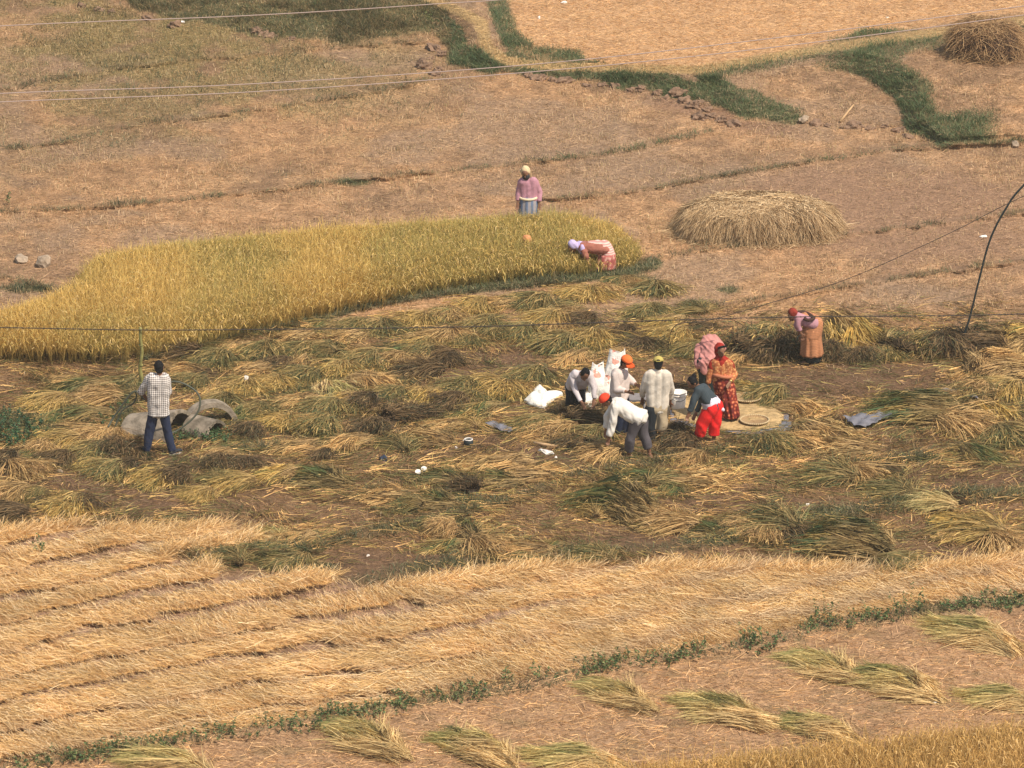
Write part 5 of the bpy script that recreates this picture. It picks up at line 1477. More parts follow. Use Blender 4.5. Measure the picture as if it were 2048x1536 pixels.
# 12 --- person under pink cloth
p = Person('person bent forward under a pink shawl with dark trousers, behind the red dressed woman', (1411, 800), Z1, True)
p.joints(head=(1690, 190, .35), neck=(1665, 175, .30), sl=(1600, 185, .25), sr=(1700, 175, .25), el=(1610, 290, .38), er=(1720, 285, .35), wl=(1630, 400, .42), wr=(1720, 400, .42),
         hl=(1575, 310, -.02), hr=(1635, 315, -.05), kl=(1590, 460, .02), kr=(1640, 465, .0), al=(1595, 595, .0), ar=(1640, 600, .0), tl=(1595, 612, .12), tr=(1645, 615, .12))
p.body((.4, .6, -.8))
PK = cloth('pink_shawl', (.46, .20, .18), noise=.2)
p.trousers(cloth('dark_green_black', (.02, .032, .035)), loose=.03)
def shawl(bm):
    J = p.J; mh = (J['hl']+J['hr'])/2; ms = (J['sl']+J['sr'])/2
    cone(bm, mh+Vector((0, 0, -.02)), .165, ms, .20); cone(bm, ms, .20, J['head'], .14)
    cone(bm, J['sl'], .13, J['hl'], .15); cone(bm, J['sr'], .12, J['hr'], .14)
    cone(bm, mh+Vector((-.01, -.05, -.10)), .115, mh+Vector((0, -.05, .05)), .14)
remesh('shawl', shawl, PK, p.o, .012, 2, .045, 9, 4)

# 2 --- woman with yellow headscarf behind the rice
p = Person('woman in pink blouse and pale yellow headscarf standing behind the standing rice', (1056, 474), Z3, True)
p.joints(head=(405, 208, -.05), neck=(425, 272, 0), sl=(358, 305, 0), sr=(512, 305, 0), el=(325, 420, .02), er=(562, 425, .02), wl=(315, 535, -.05), wr=(560, 540, -.05),
         hl=(400, 520, 0), hr=(480, 520, 0), kl=(400, 720, -.04), kr=(480, 720, -.04), al=(400, 890, 0), ar=(480, 890, 0), tl=(390, 910, -.12), tr=(490, 910, -.12))
p.body((-.15, -.80, -.55))
p.shirt(cloth('pink_blouse', (.42, .21, .26)), arm=.96, hem=-.05, loose=.020, name='blouse', seed=18)
SK2 = cloth('blue_grey_striped', (.2, .22, .28), build=stripes('X', 60, (.13, .17, .26), (.30, .27, .28)))
a0, a1 = p.pt(438, 470, 0), p.pt(440, 860, 0)
p.skirt(SK2, lerp_rings((a0, .165, .13), (a1, .26, .24), 14), folds=10, amp=.05)
def belt2(bm):
    tube(bm, [p.pt(436, 476, 0)+Vector((math.cos(a)*.168, math.sin(a)*.135, .02*math.sin(a))) for a in np.linspace(0, 2*math.pi, 30)], .026, 8)
obj('waist_sash', bm_mesh('waist_sash', belt2), cloth('cream_cloth', (.62, .52, .36)), p.o)
p.scarf(cloth('pale_yellow_scarf', (.60, .46, .28), noise=.08), knot=(-.01, -.08, .09, .02, .02, -.08))
def mask_(bm):
    ball(bm, p.J['head']-p.up*.05+p.face*.035, .078, (1, .95, .95))
remesh('face_cloth', mask_, mat('dark_face_cloth', (.03, .03, .035), .8), p.o, .01, 2)

# 3 --- woman bending in the rice
p = Person('woman with lilac headscarf and pink striped shawl bent double at the edge of the rice', (1206, 541), Z3, True)
p.joints(head=(940, 1050, -.10), neck=(1010, 1030, -.05), sl=(1050, 1050, -.14), sr=(1075, 1030, .12), el=(1090, 1150, -.22), er=(1060, 1150, .0), wl=(1120, 1230, -.24), wr=(1080, 1240, -.05),
         hl=(1300, 1075, -.08), hr=(1310, 1060, .09), kl=(1260, 1200, -.08), kr=(1300, 1200, .08), al=(1300, 1300, -.06), ar=(1320, 1300, .08), tl=(1270, 1312, -.06), tr=(1290, 1312, .06))
p.body((-.6, -.2, -.75))
p.shirt(cloth('rust_blouse', (.30, .11, .08)), arm=.6, hem=.0, loose=.02, name='blouse')
def sh3(bm):
    a = p.pt(1165, 1045, 0); b = p.pt(1290, 1060, 0); c = p.pt(1330, 1120, 0)
    cone(bm, a, .135, b, .165); cone(bm, b, .165, c, .165)
remesh('shawl', sh3, cloth('pink_striped_shawl', (.7, .4, .38), build=stripes('Z', 150, (.70, .48, .42), (.60, .26, .24))), p.o, .012, 3, .008, 9, 3)
a0, a1 = p.pt(1325, 1120, 0), p.pt(1312, 1285, 0)
p.skirt(cloth('red_pink_skirt', (.5, .1, .1), build=floral(14, (.46, .15, .13), (.60, .33, .27), (.34, .09, .08))), lerp_rings((a0, .17, .17), (a1, .20, .20), 10), folds=9, amp=.06)
p.scarf(cloth('lilac_scarf', (.46, .38, .60), noise=.1), drape=.15)

# 4 --- person hidden in rice with orange scarf
p = Person('person crouched inside the standing rice with only an orange headscarf and shawl showing', (1052, 533), Z3, True)
p.joints(head=(415, 990, -.10), neck=(440, 1000, -.02), sl=(400, 1040, -.05), sr=(490, 1030, .02), el=(380, 1120, -.15), er=(480, 1120, -.15), wl=(390, 1200, -.20), wr=(450, 1200, -.25),
         hl=(440, 1150, .22), hr=(500, 1150, .22), kl=(420, 1180, -.02), kr=(490, 1180, -.02), al=(430, 1310, .1), ar=(500, 1310, .1), tl=(430, 1330, 0), tr=(500, 1330, 0))
p.body((-.4, -.7, -.6))
p.shirt(cloth('orange_blouse', (.62, .22, .08)), arm=.95, hem=0, loose=.02, name='blouse'); p.trousers(cloth('dark_cloth', (.02, .025, .032)), loose=.03)
p.scarf(cloth('orange_scarf', (.60, .25, .12), noise=.1), drape=.3)

# 5 --- bending woman with orange sari
p = Person('bent woman in orange striped sari and dark red headscarf beside the thick golden sheaf', (1622, 728), Z5, True)
p.joints(head=(275, 345, -.10), neck=(345, 330, -.05), sl=(400, 400, -.14), sr=(430, 350, .12), el=(400, 570, -.16), er=(380, 560, .05), wl=(450, 720, -.16), wr=(420, 740, .02),
         hl=(740, 520, -.08), hr=(760, 500, .08), kl=(640, 850, -.08), kr=(730, 850, .08), al=(640, 1300, -.02), ar=(800, 1300, .06), tl=(560, 1360, -.04), tr=(760, 1375, .02))
p.body((-.55, -.35, -.75))
p.shirt(cloth('mauve_blouse', (.42, .22, .26)), arm=.85, hem=.02, loose=.02, name='blouse', seed=21)
OR = cloth('orange_striped_sari', (.5, .2, .1), build=stripes('Z', 210, (.47, .20, .10), (.35, .16, .08)))
def drp(bm):
    a = p.pt(560, 400, 0); b = p.pt(740, 500, 0); c = p.pt(680, 780, 0)
    cone(bm, a, .14, b, .165); cone(bm, b, .165, c, .19)
remesh('sari_drape', drp, OR, p.o, .012, 3, .016, 7, 9)
a0, a1, a2 = p.pt(695, 620, 0), p.pt(690, 860, 0), p.pt(700, 1200, 0)
p.skirt(OR, lerp_rings((a0, .17, .16), (a1, .185, .18), 5)+lerp_rings((a1, .18, .18), (a2, .205, .2), 9)[1:], folds=8, amp=.055, name='sari_skirt')
def under(bm): pass
b0, b1 = p.pt(720, 1180, 0), p.pt(725, 1340, 0)
p.skirt(cloth('shaded_legs_dark', (.015, .02, .022)), lerp_rings((b0, .17, .16), (b1, .15, .15), 4), folds=7, amp=.04, name='shaded_legs_band')  # added dark band below the hem for the legs in shadow
def shoulder_cloth(bm):
    tube(bm, spline([p.pt(360, 275, -.05), p.pt(480, 262, -.02), p.pt(620, 300, -.04), p.pt(740, 400, -.16), p.pt(620, 440, -.22), p.pt(520, 400, -.2)], 5), [.02]+[.032]*24+[.02], 8)
obj('rolled_shawl', bm_mesh('rolled_shawl', shoulder_cloth), cloth('dark_brown_shawl', (.06, .03, .025)), p.o)
p.scarf(cloth('dark_red_print_scarf', (.22, .03, .02), noise=.3), drape=.0)

# sickle held by her
def sickle(bm):
    Yv = G(1622, 728)[1]-.16
    pts = [onY(*Z5(478, 775), Yv), onY(*Z5(440, 775), Yv), onY(*Z5(400, 810), Yv), onY(*Z5(378, 860), Yv), onY(*Z5(372, 900), Yv)]
    tube(bm, spline(pts, 4), [.014]*6+[.012]*6+[.009, .007, .006, .005, .004], 8)
o = obj('sickle', bm_mesh('sickle', sickle), mat('dark_steel', (.05, .055, .05), .4, metal=.6)); tag(o, 'dark curved sickle in the hand of the bent orange sari woman', 'sickle')

# ------------------------------------------------------------------ hose held by the man
def hose():
    y = G(318, 909)[1]+.25
    C = lambda pts: [onY(*Z2(a, b), y+d) for a, b, d in pts]
    def fn(bm):
        tube(bm, spline(C([(760, 715, .1), (800, 600, .1), (815, 520, .1), (860, 492, .1), (960, 505, .1), (1080, 565, .08), (1160, 640, .05), (1185, 740, 0), (1150, 860, -.05), (1060, 960, -.1), (930, 1060, -.15), (845, 1100, -.2)]), 6), .017, 8)
        tube(bm, spline(C([(570, 730, 0), (500, 680, 0), (440, 610, 0), (385, 620, 0), (320, 690, 0), (230, 820, 0), (150, 930, 0), (95, 1030, -.1)]), 6), .017, 8)
        tube(bm, spline(C([(400, 600, .03), (430, 640, .03), (420, 700, .03), (380, 760, .03), (300, 800, .03), (250, 850, .03), (215, 930, .03), (180, 1020, 0)]), 6), .014, 8)
    o = obj('hose', bm_mesh('hose', fn), mat('grey_green_hose', (.07, .075, .055), .5)); tag(o, 'looped grey green hose held by the man in the checked shirt', 'hose')
    def fn2(bm):
        pts = [G(a, b, .03) for a, b in ((118, 838), (140, 834), (165, 834), (190, 838), (205, 848))]
        tube(bm, spline(pts, 5), .016, 8)
    o = obj('hose', bm_mesh('hose', fn2), MATS['grey_green_hose']); tag(o, 'short black hose end lying on the ground left of the held loops', 'hose')
hose()

# ------------------------------------------------------------------ sacks, bucket, trays, grain, sheets
def sack_build(nt, tc, src):
    N, L = nt.nodes, nt.links
    n = N.new('ShaderNodeTexNoise'); n.inputs['Scale'].default_value = 5.5; n.inputs['Detail'].default_value = 3
    mp = N.new('ShaderNodeMapping'); mp.inputs['Scale'].default_value = (1, 1, 1); L.new(tc.outputs['Object'], mp.inputs[0]); L.new(mp.outputs[0], n.inputs['Vector'])
    sx = N.new('ShaderNodeSeparateXYZ'); L.new(tc.outputs['Object'], sx.inputs[0])
    a = N.new('ShaderNodeMath'); a.operation = 'ABSOLUTE'; L.new(sx.outputs['X'], a.inputs[0])
    b = N.new('ShaderNodeMath'); b.operation = 'LESS_THAN'; b.inputs[1].default_value = .07; L.new(a.outputs[0], b.inputs[0])
    g = N.new('ShaderNodeMath'); g.operation = 'GREATER_THAN'; g.inputs[1].default_value = .55; L.new(n.outputs['Fac'], g.inputs[0])
    m = N.new('ShaderNodeMath'); m.operation = 'MULTIPLY'; L.new(b.outputs[0], m.inputs[0]); L.new(g.outputs[0], m.inputs[1])
    mx = N.new('ShaderNodeMix'); mx.data_type = 'RGBA'; mx.inputs[6].default_value = (.80, .76, .70, 1); mx.inputs[7].default_value = (.72, .25, .17, 1)
    m2 = N.new('ShaderNodeMath'); m2.operation = 'MULTIPLY'; m2.inputs[1].default_value = .8; L.new(m.outputs[0], m2.inputs[0]); L.new(m2.outputs[0], mx.inputs[0])
    return mx.outputs[2]
M_SACK = mat('white_woven_sack', (.8, .76, .7), .75, build=sack_build, bump=.03, bscale=9)
M_SACKP = mat('plain_white_sack', (.82, .78, .70), .75, bump=.03, bscale=9, noise=.06)
def upright_sack(u, v, h, w, dpt, label, rot=0, lean=0, seed=0, ears=True):
    def fn(bm):
        K, S = 40, 16; rr = []
        for i in range(S+1):
            t = i/S
            # full belly, gathered flat mouth on top
            prof = (.80+.35*math.sin(min(1, t*1.25)*math.pi*.8)) * (1 if t < .72 else 1-.28*((t-.72)/.28))
            ry = dpt*prof*(1 if t < .6 else 1-.78*((t-.6)/.4)); rx = w*prof
            row = []
            for k in range(K):
                a = 2*math.pi*k/K
                wv = 1+.04*math.sin(5*a+seed+3*t)+.03*math.sin(9*a-4*t+seed)
                sx = math.copysign(abs(math.cos(a))**.7, math.cos(a)); sy = math.copysign(abs(math.sin(a))**.7, math.sin(a))
                z = h*t + (.07*abs(math.cos(a))**3*(1 if ears else 0) + .02*math.sin(3*a+seed))*max(0, (t-.8)/.2)
                row.append(bm.verts.new((sx*rx*wv+lean*t*t, sy*ry*wv, z)))
            rr.append(row)
        for a, b in zip(rr[:-1], rr[1:]):
            for k in range(K): bm.faces.new((a[k], a[(k+1) % K], b[(k+1) % K], b[k]))
        bm.faces.new(rr[0][::-1])
        bm.faces.new([bm.verts.new(v.co-Vector((0, 0, .03))) for v in rr[-1]])
    o = obj('grain_sack', bm_mesh('grain_sack', fn), M_SACK, loc=G(u, v, -.01)); o.rotation_euler[2] = rot
    tag(o, label, 'sack', 'white grain sacks standing at the threshing place')
upright_sack(1193, 815, .80, .135, .12, 'shorter white sack with red print between the grey shirted man and the orange cap man', .2, .02, 1)
upright_sack(1232, 812, 1.02, .18, .13, 'tallest white sack standing directly behind the man in the orange cap', -.1, .02, 2)
upright_sack(1176, 822, .36, .09, .09, 'short plain white sack standing under the arms of the bending grey shirted man', .1, 0, 3, False)
upright_sack(1212, 818, .62, .12, .11, 'half hidden white sack wedged in front of the tallest sack', -.3, -.02, 4, False)
# lying empty sack
def lying():
    pts = [Z1(115, 632), Z1(170, 580), Z1(235, 520), Z1(275, 560), Z1(330, 600), Z1(385, 575), Z1(425, 568), Z1(432, 585), Z1(380, 605), Z1(330, 645), Z1(285, 688), Z1(225, 682), Z1(160, 660)]
    def fn(bm):
        cu = sum(p[0] for p in pts[:1]+pts[2:5]+pts[9:])/8; cv = sum(p[1] for p in pts[:1]+pts[2:5]+pts[9:])/8
        P3 = [Vector(G(a, b)) for a, b in pts]; cc = Vector(G(1082, 803))
        N = 10; rows = []
        full = [P3[i].lerp(P3[(i+1) % len(P3)], j/4) for i in range(len(P3)) for j in range(4)]
        for i in range(N+1):
            t = i/N
            row = []
            for k, q in enumerate(full):
                c = q.lerp(cc, t); z = .05+.12*math.sin(min(1, t*1.6)*math.pi/2)*(1.3 if 4 < k < 16 else .8)+(.02*math.sin(c.x*23)+.018*math.sin(c.y*17+c.x*9))*min(1, 2*t)
                row.append(bm.verts.new((c.x, c.y, c.z+z)))
            rows.append(row)
        K = len(full)
        for a, b in zip(rows[:-1], rows[1:]):
            for k in range(K): bm.faces.new((a[k], a[(k+1) % K], b[(k+1) % K], b[k]))
        low = [bm.verts.new(v.co+Vector((0, 0, -.04))) for v in rows[0]]
        for k in range(K): bm.faces.new((low[k], low[(k+1) % K], rows[0][(k+1) % K], rows[0][k]))
        bmesh.ops.remove_doubles(bm, verts=bm.verts, dist=.002)
        bmesh.ops.recalc_face_normals(bm, faces=bm.faces)
    o = obj('empty_sack', bm_mesh('empty_sack', fn), M_SACKP); tag(o, 'empty white sack lying flat on the sheaves at the left of the threshers', 'sack')
lying()
# bucket
def bucket():
    base = G(1357, 822); 
    root = empty('bucket', base); tag(root, 'white plastic bucket full of rice beside the man in the cream shirt', 'bucket')
    h, r0, r1 = .36, .115, .135
    def fn(bm):
        K = 40; prof = [(0, 0), (r0, 0), (r0+.3*(r1-r0), h*.3), (r1, h), (r1-.006, h), (r1-.02, h-.05), (0, h-.05)]
        rings = []
        for r, z in prof:
            rings.append([bm.verts.new((math.cos(2*math.pi*k/K)*max(r, .001), math.sin(2*math.pi*k/K)*max(r, .001), z)) for k in range(K)])
        for a, b in zip(rings[:-1], rings[1:]):
            for k in range(K): bm.faces.new((a[k], a[(k+1) % K], b[(k+1) % K], b[k]))
    obj('bucket_wall', bm_mesh('bucket_wall', fn), mat('white_plastic', (.80, .74, .66), .45, noise=.06), root)
    def rim(bm):
        for z, r in ((h-.004, r1+.004), (h-.05, r1+.005)):
            tube(bm, [(math.cos(a)*r, math.sin(a)*r, z) for a in np.linspace(0, 2*math.pi, 41)], .008, 6, cap=False)
    obj('rim', bm_mesh('rim', rim), MATS['white_plastic'], root)
    def hd(bm):
        tube(bm, [(math.cos(a)*.14, -.03-abs(math.sin(a))*.10, h-.05-math.sin(a)*.09) for a in np.linspace(0, math.pi, 20)], .004, 6)
    obj('handle', bm_mesh('handle', hd), MATS['dark_wire'], root)
bucket()
# threshing drum / bench seen as a grey block between the men
def bench():
    base = G(1268, 838)
    root = empty('threshing_table', base); tag(root, 'low dull grey wooden threshing table between the orange cap man and the cream shirt man', 'table')
    def top(bm):
        bmesh.ops.create_cube(bm, size=1, matrix=Matrix.Translation((0, 0, .40)) @ Matrix.Diagonal((.42, .36, .035, 1)))
        bmesh.ops.bevel(bm, geom=bm.edges[:], offset=.008, segments=2)
    W = mat('grey_wood', (.20, .18, .18), .8, noise=.3, nscale=9)
    obj('tabletop', bm_mesh('tabletop', top, False), W, root)
    for sx in (-1, 1):
        for sy in (-1, 1):
            def lg(bm): tube(bm, [(sx*.17, sy*.13, .385), (sx*.19, sy*.15, -.02)], .022, 8)
            obj('leg', bm_mesh('leg', lg), W, root)
bench()
# winnowing trays
def tray(u, v, r, label, lift=0.085, tilt=0):
    root = empty('winnowing_tray', G(u, v, lift)); tag(root, label, 'basket', 'round winnowing trays on the grain'); root.rotation_euler = (tilt, 0, 0)
    def wv(nt, tc, src):
        N, L = nt.nodes, nt.links
        c = N.new('ShaderNodeTexChecker'); c.inputs['Scale'].default_value = 60; c.inputs[1].default_value = (.36, .24, .12, 1); c.inputs[2].default_value = (.26, .16, .08, 1)
        L.new(tc.outputs['Object'], c.inputs[0]); return c.outputs[0]
    m = mat('woven_bamboo', rough=.8, build=wv)
    def fn(bm):
        K = 48; prof = [(.001, -.012), (r*.85, -.010), (r, .03), (r-.008, .034), (r*.84, 0), (.001, -.002)]
        rings = [[bm.verts.new((math.cos(2*math.pi*k/K)*a, math.sin(2*math.pi*k/K)*a, z)) for k in range(K)] for a, z in prof]
        for a, b in zip(rings[:-1], rings[1:]):
            for k in range(K): bm.faces.new((a[k], a[(k+1) % K], b[(k+1) % K], b[k]))
    obj('tray_bottom', bm_mesh('tray_bottom', fn), m, root)
    def rim(bm):
        n = 44
        for i in range(n):
            a = 2*math.pi*i/n; b = a+2*math.pi/n*.72
            tube(bm, [(math.cos(t)*r, math.sin(t)*r, .034) for t in np.linspace(a, b, 4)], .0145, 6)
    obj('bound_rim', bm_mesh('bound_rim', rim), mat('pale_cane', (.50, .38, .22), .7), root)
tray(1509, 852, .25, 'round winnowing tray lying nearest in front on the spread grain')
tray(1494, 807, .24, 'round winnowing tray of brown grain behind the standing red dressed woman')
# grain mat
def area_sheet(name, poly, m, label, cat, z0, bulge, seed, res=26, wavy=.0, thick=.006, kind=None):
    us = [p[0] for p in poly]; vs = [p[1] for p in poly]
    U, Vv = np.meshgrid(np.linspace(min(us), max(us), res*2), np.linspace(min(vs), max(vs), res))
    sd_ = sdist(U, Vv, poly)+3*(fbm(U, Vv*2, 14, seed, 3)-.5)
    ok = sd_ > 0
    z = z0 + bulge*np.clip(sd_/14, 0, 1) + wavy*(np.sin(U*.22+Vv*.35+seed)+np.sin(U*.11-Vv*.5))
    X = G(U.ravel(), Vv.ravel()).reshape(U.shape+(3,)); X[..., 2] += z
    idx = np.arange(U.size).reshape(U.shape)
    F = []
    for i in range(U.shape[0]-1):
        for j in range(U.shape[1]-1):
            if ok[i, j] and ok[i+1, j] and ok[i, j+1] and ok[i+1, j+1]: F.append([idx[i, j], idx[i+1, j], idx[i+1, j+1], idx[i, j+1]])
    me = np_mesh(name, X.reshape(-1, 3), np.array(F), None, smooth=True)
    bm = bmesh.new(); bm.from_mesh(me); bmesh.ops.delete(bm, geom=[v for v in bm.verts if not v.link_faces], context='VERTS')
    bmesh.ops.solidify(bm, geom=bm.faces[:], thickness=-thick); bm.to_mesh(me); bm.free()
    o = obj(name, me, m); tag(o, label, cat, kind=kind); return o
M_GRAIN = mat('rice_grain', (.42, .285, .135), .85, noise=.32, nscale=11, bump=.012, bscale=60)
M_SHEET = mat('grey_plastic_sheet', (.17, .165, .19), .45, noise=.15, nscale=6, bump=.02, bscale=10)
area_sheet('plastic_sheet', [(1335, 802), (1400, 786), (1470, 798), (1545, 812), (1580, 816), (1578, 838), (1598, 862), (1540, 874), (1480, 872), (1400, 862), (1340, 848)], M_SHEET,
           'grey plastic ground sheet spread out under the threshed grain', 'plastic sheet', .022, 0, 3)
area_sheet('threshed_grain', [(1330, 806), (1372, 788), (1430, 806), (1500, 806), (1556, 818), (1572, 838), (1560, 858), (1500, 868), (1440, 866), (1400, 856), (1350, 842)], M_GRAIN,
           'yellow threshed rice grain spread around the red dressed woman', 'grain', .032, .04, 5, kind='stuff')
area_sheet('plastic_sheet', [(1680, 842), (1730, 836), (1790, 830), (1828, 838), (1775, 846), (1740, 860), (1712, 862)], M_SHEET, 'crumpled grey plastic sheet lying alone right of the grain', 'plastic sheet', .09, .03, 7, wavy=.018)
area_sheet('plastic_sheet', [(1880, 790), (1915, 783), (1945, 795), (1958, 808), (1920, 802)], M_SHEET, 'grey plastic sheet poking out between the sheaves at the far right', 'plastic sheet', .10, .02, 8, wavy=.01)
area_sheet('plastic_sheet', [(968, 850), (985, 846), (1010, 852), (1028, 866), (1018, 870), (996, 864), (975, 856)], M_SHEET, 'small grey plastic sheet on the bare ground left of the threshing pile', 'plastic sheet', .05, .02, 9, wavy=.008)
area_sheet('plastic_sheet', [(1592, 816), (1612, 818), (1628, 828), (1610, 829)], M_SHEET, 'tiny torn grey plastic piece behind the right end of the grain', 'plastic sheet', .05, .01, 10)

# ------------------------------------------------------------------ small rubbish and stones
M_WHITE = mat('white_rubbish', (.78, .72, .66), .6)
def lump(name, u, v, r, sc_, m, label, cat, seed=0, group=None, dz=0.0, rough=.25, sub=2):
    def fn(bm):
        bmesh.ops.create_icosphere(bm, subdivisions=sub, radius=r)
        rr = random.Random(seed)
        ph = [rr.uniform(0, 6) for _ in range(6)]
        for w in bm.verts:
            c = w.co/r
            k = 1+rough*(math.sin(3*c.x+ph[0])*math.sin(4*c.y+ph[1])+.6*math.sin(7*c.z+ph[2]+5*c.x)+.4*math.sin(11*c.y+ph[3]))
            w.co = Vector((w.co.x*sc_[0], w.co.y*sc_[1], w.co.z*sc_[2]))*k
    o = obj(name, bm_mesh(name, fn, False), m, loc=G(u, v, r*sc_[2]*.45+dz)); o.rotation_euler[2] = random.uniform(0, 6)
    tag(o, label, cat, group); return o
def lid(u, v, label):
    def fn(bm):
        tube(bm, [(0, 0, 0), (0, -.004, .018)], .047, 28)
        tube(bm, [(math.cos(a)*.045, math.sin(a)*.045, .02) for a in np.linspace(0, 2*math.pi, 25)], .006, 6, cap=False)
    o = obj('disc', bm_mesh('disc', fn, False), M_WHITE, loc=G(u, v, .04)); o.rotation_euler = (math.radians(35), 0, 0)
    tag(o, label, 'disc', 'round white discs on the ground')
lid(848, 943, 'right one of the two round white discs lying on the bare ground'); lid(836, 949, 'left one of the two round white discs lying on the bare ground')
def pot():
    root = empty('cooking_pot', G(937, 893)); tag(root, 'small black round pot with a white rim lying near the two discs', 'pot')
    def fn(bm):
        K = 28; prof = [(.001, 0), (.05, .005), (.085, .05), (.08, .11), (.065, .13), (.055, .125), (.06, .06), (.001, .03)]
        rings = [[bm.verts.new((math.cos(2*math.pi*k/K)*a, math.sin(2*math.pi*k/K)*a, z)) for k in range(K)] for a, z in prof]
        for a, b in zip(rings[:-1], rings[1:]):
            for k in range(K): bm.faces.new((a[k], a[(k+1) % K], b[(k+1) % K], b[k]))
    obj('pot_body', bm_mesh('pot_body', fn), mat('sooty_metal', (.025, .035, .04), .45), root)
    def rim(bm): tube(bm, [(math.cos(a)*.068, math.sin(a)*.068, .132) for a in np.linspace(0, 2*math.pi, 29)], .009, 6, cap=False)
    obj('rim', bm_mesh('rim', rim), M_WHITE, root)
pot()
M_RAG = mat('dark_blue_rag', (.025, .035, .06), .8)
lump('rag', 767, 920, .075, (1, .8, .8), M_RAG, 'dark blue crumpled rag on the soil left of the two discs', 'rag', 3)
lump('rubbish', 912, 896, .035, (1.2, .8, .6), M_WHITE, 'small white scrap just left of the black pot', 'rubbish', 4)
lump('rubbish', 928, 882, .028, (1.2, .8, .5), M_WHITE, 'tiny white scrap behind the black pot', 'rubbish', 5)
lump('bottle', 1080, 882, .05, (1.2, .8, .8), mat('dark_glass', (.03, .04, .04), .3), 'dark bottle bottom lying above the wooden stick', 'bottle', 6)
lump('rubbish', 1089, 880, .03, (1, .7, .7), M_WHITE, 'small white cap right beside the dark bottle', 'rubbish', 7)
lump('rubbish', 1112, 884, .03, (1.5, .5, .4), M_WHITE, 'small white strip right of the dark bottle', 'rubbish', 8)
lump('plastic_bag', 1092, 905, .085, (1.7, .7, .32), M_WHITE, 'flat white plastic bag lying below the wooden stick', 'bag', 9, rough=.35, sub=3)
lump('rubbish', 1112, 915, .03, (1.2, .8, .5), M_WHITE, 'white crumb of rubbish below the flat white bag', 'rubbish', 10)
lump('rubbish', 363, 45, .05, (1.6, .8, .6), M_WHITE, 'white scrap at the foot of the upper left bank', 'rubbish', 11)
lump('rubbish', 1078, 38, .035, (1, .8, 1.4), M_WHITE, 'lower one of two white scraps on the top straw field', 'rubbish', 12)
lump('rubbish', 1128, 6, .05, (1.4, .8, .6), M_WHITE, 'white scrap at the very top edge of the straw field', 'rubbish', 13)
lump('rubbish', 1775, 36, .04, (1.4, .8, .5), M_WHITE, 'faint white scrap on the upper right straw field', 'rubbish', 14)
lump('rubbish', 1967, 474, .05, (1.6, .8, .5), M_WHITE, 'white scrap just right of the thick black cable', 'rubbish', 15)
lump('rubbish', 736, 1112, .03, (1, .8, .6), M_WHITE, 'tiny white scrap on the dark soil above the row field', 'rubbish', 16)
lump('rubbish', 1868, 1408, .035, (1.2, .8, .6), M_WHITE, 'tiny white scrap among the near straw heaps', 'rubbish', 17)
lump('rubbish', 1615, 1010, .03, (1.2, .8, .6), M_WHITE, 'tiny white scrap on the soil of the mid plot', 'rubbish', 18)
def stick():
    def fn(bm): tube(bm, [G(1068, 891, .05), G(1092, 895, .05), G(1116, 898, .045)], [.026, .028, .02], 10)
    o = obj('wooden_stick', bm_mesh('wooden_stick', fn), mat('peeled_wood', (.50, .32, .17), .7, noise=.15)); tag(o, 'short thick peeled wooden stick near the flat white bag', 'stick')
    def fn(bm): tube(bm, [G(1680, 246, .03), G(1707, 222, .14)], [.03, .018], 8)
    o = obj('wooden_stick', bm_mesh('wooden_stick', fn), MATS['peeled_wood']); tag(o, 'pale stick leaning on the lower edge of the small raised plot', 'stick')
stick()
def cup():
    def fn(bm):
        K = 20; prof = [(.03, 0), (.042, .10), (.038, .10), (.026, .01), (.001, .01)]
        rings = [[bm.verts.new((math.cos(2*math.pi*k/K)*a, math.sin(2*math.pi*k/K)*a, z)) for k in range(K)] for a, z in prof]
        for a, b in zip(rings[:-1], rings[1:]):
            for k in range(K): bm.faces.new((a[k], a[(k+1) % K], b[(k+1) % K], b[k]))
    o = obj('paper_cup', bm_mesh('paper_cup', fn), mat('grey_white_paper', (.62, .56, .52), .7), loc=G(491, 775, .12)); o.rotation_euler = (.3, .25, 0)
    tag(o, 'pale cup lying on the sheaves right of the pipes', 'cup')
cup()
M_ROCK = mat('pale_stone', (.33, .25, .18), .9, noise=.35, nscale=8, bump=.02, bscale=14)
M_CLOD = mat('earth_clod', (.21, .13, .085), .95, noise=.3, nscale=9, bump=.02, bscale=18)
lump('stone', 42, 524, .13, (1.4, .9, .8), M_ROCK, 'pale stone nearer the left edge behind the rice', 'stone', 21, rough=.18)
lump('stone', 88, 532, .15, (1.0, .9, 1.0), M_ROCK, 'pale stone closer to the corner of the standing rice', 'stone', 22, rough=.18)
lump('stone', 2030, 292, .10, (1.4, .9, .8), M_ROCK, 'pale stone at the right edge under the green bank', 'stone', 23, rough=.18)
lump('stone', 1608, 242, .10, (1.5, .8, .8), M_ROCK, 'pale stone at the left end of the clod row under the small plot', 'stone', 24, rough=.2)
lump('stone', 120, 945, .05, (1.5, .8, .8), M_ROCK, 'small stone between the sheaves at the lower left', 'stone', 25, rough=.2)
CL = [(1058, 152), (1080, 158), (1105, 160), (1130, 166), (1170, 172), (1205, 172), (1228, 176), (1258, 184), (1284, 180), (1318, 186), (1330, 196), (1355, 188), (1366, 204), (1385, 214), (1400, 205), (1412, 222), (1425, 236), (1398, 240), (1440, 245), (1465, 248),
      (1630, 250), (1655, 254), (1690, 256), (1712, 254), (1740, 260), (1770, 256), (1802, 262), (1815, 275), (860, 118), (850, 135), (880, 142), (870, 98), (868, 152), (885, 110), (200, 20), (225, 25), (165, 14), (290, 38), (350, 52), (530, 68), (545, 74), (580, 78), (510, 66)]
CL.sort()
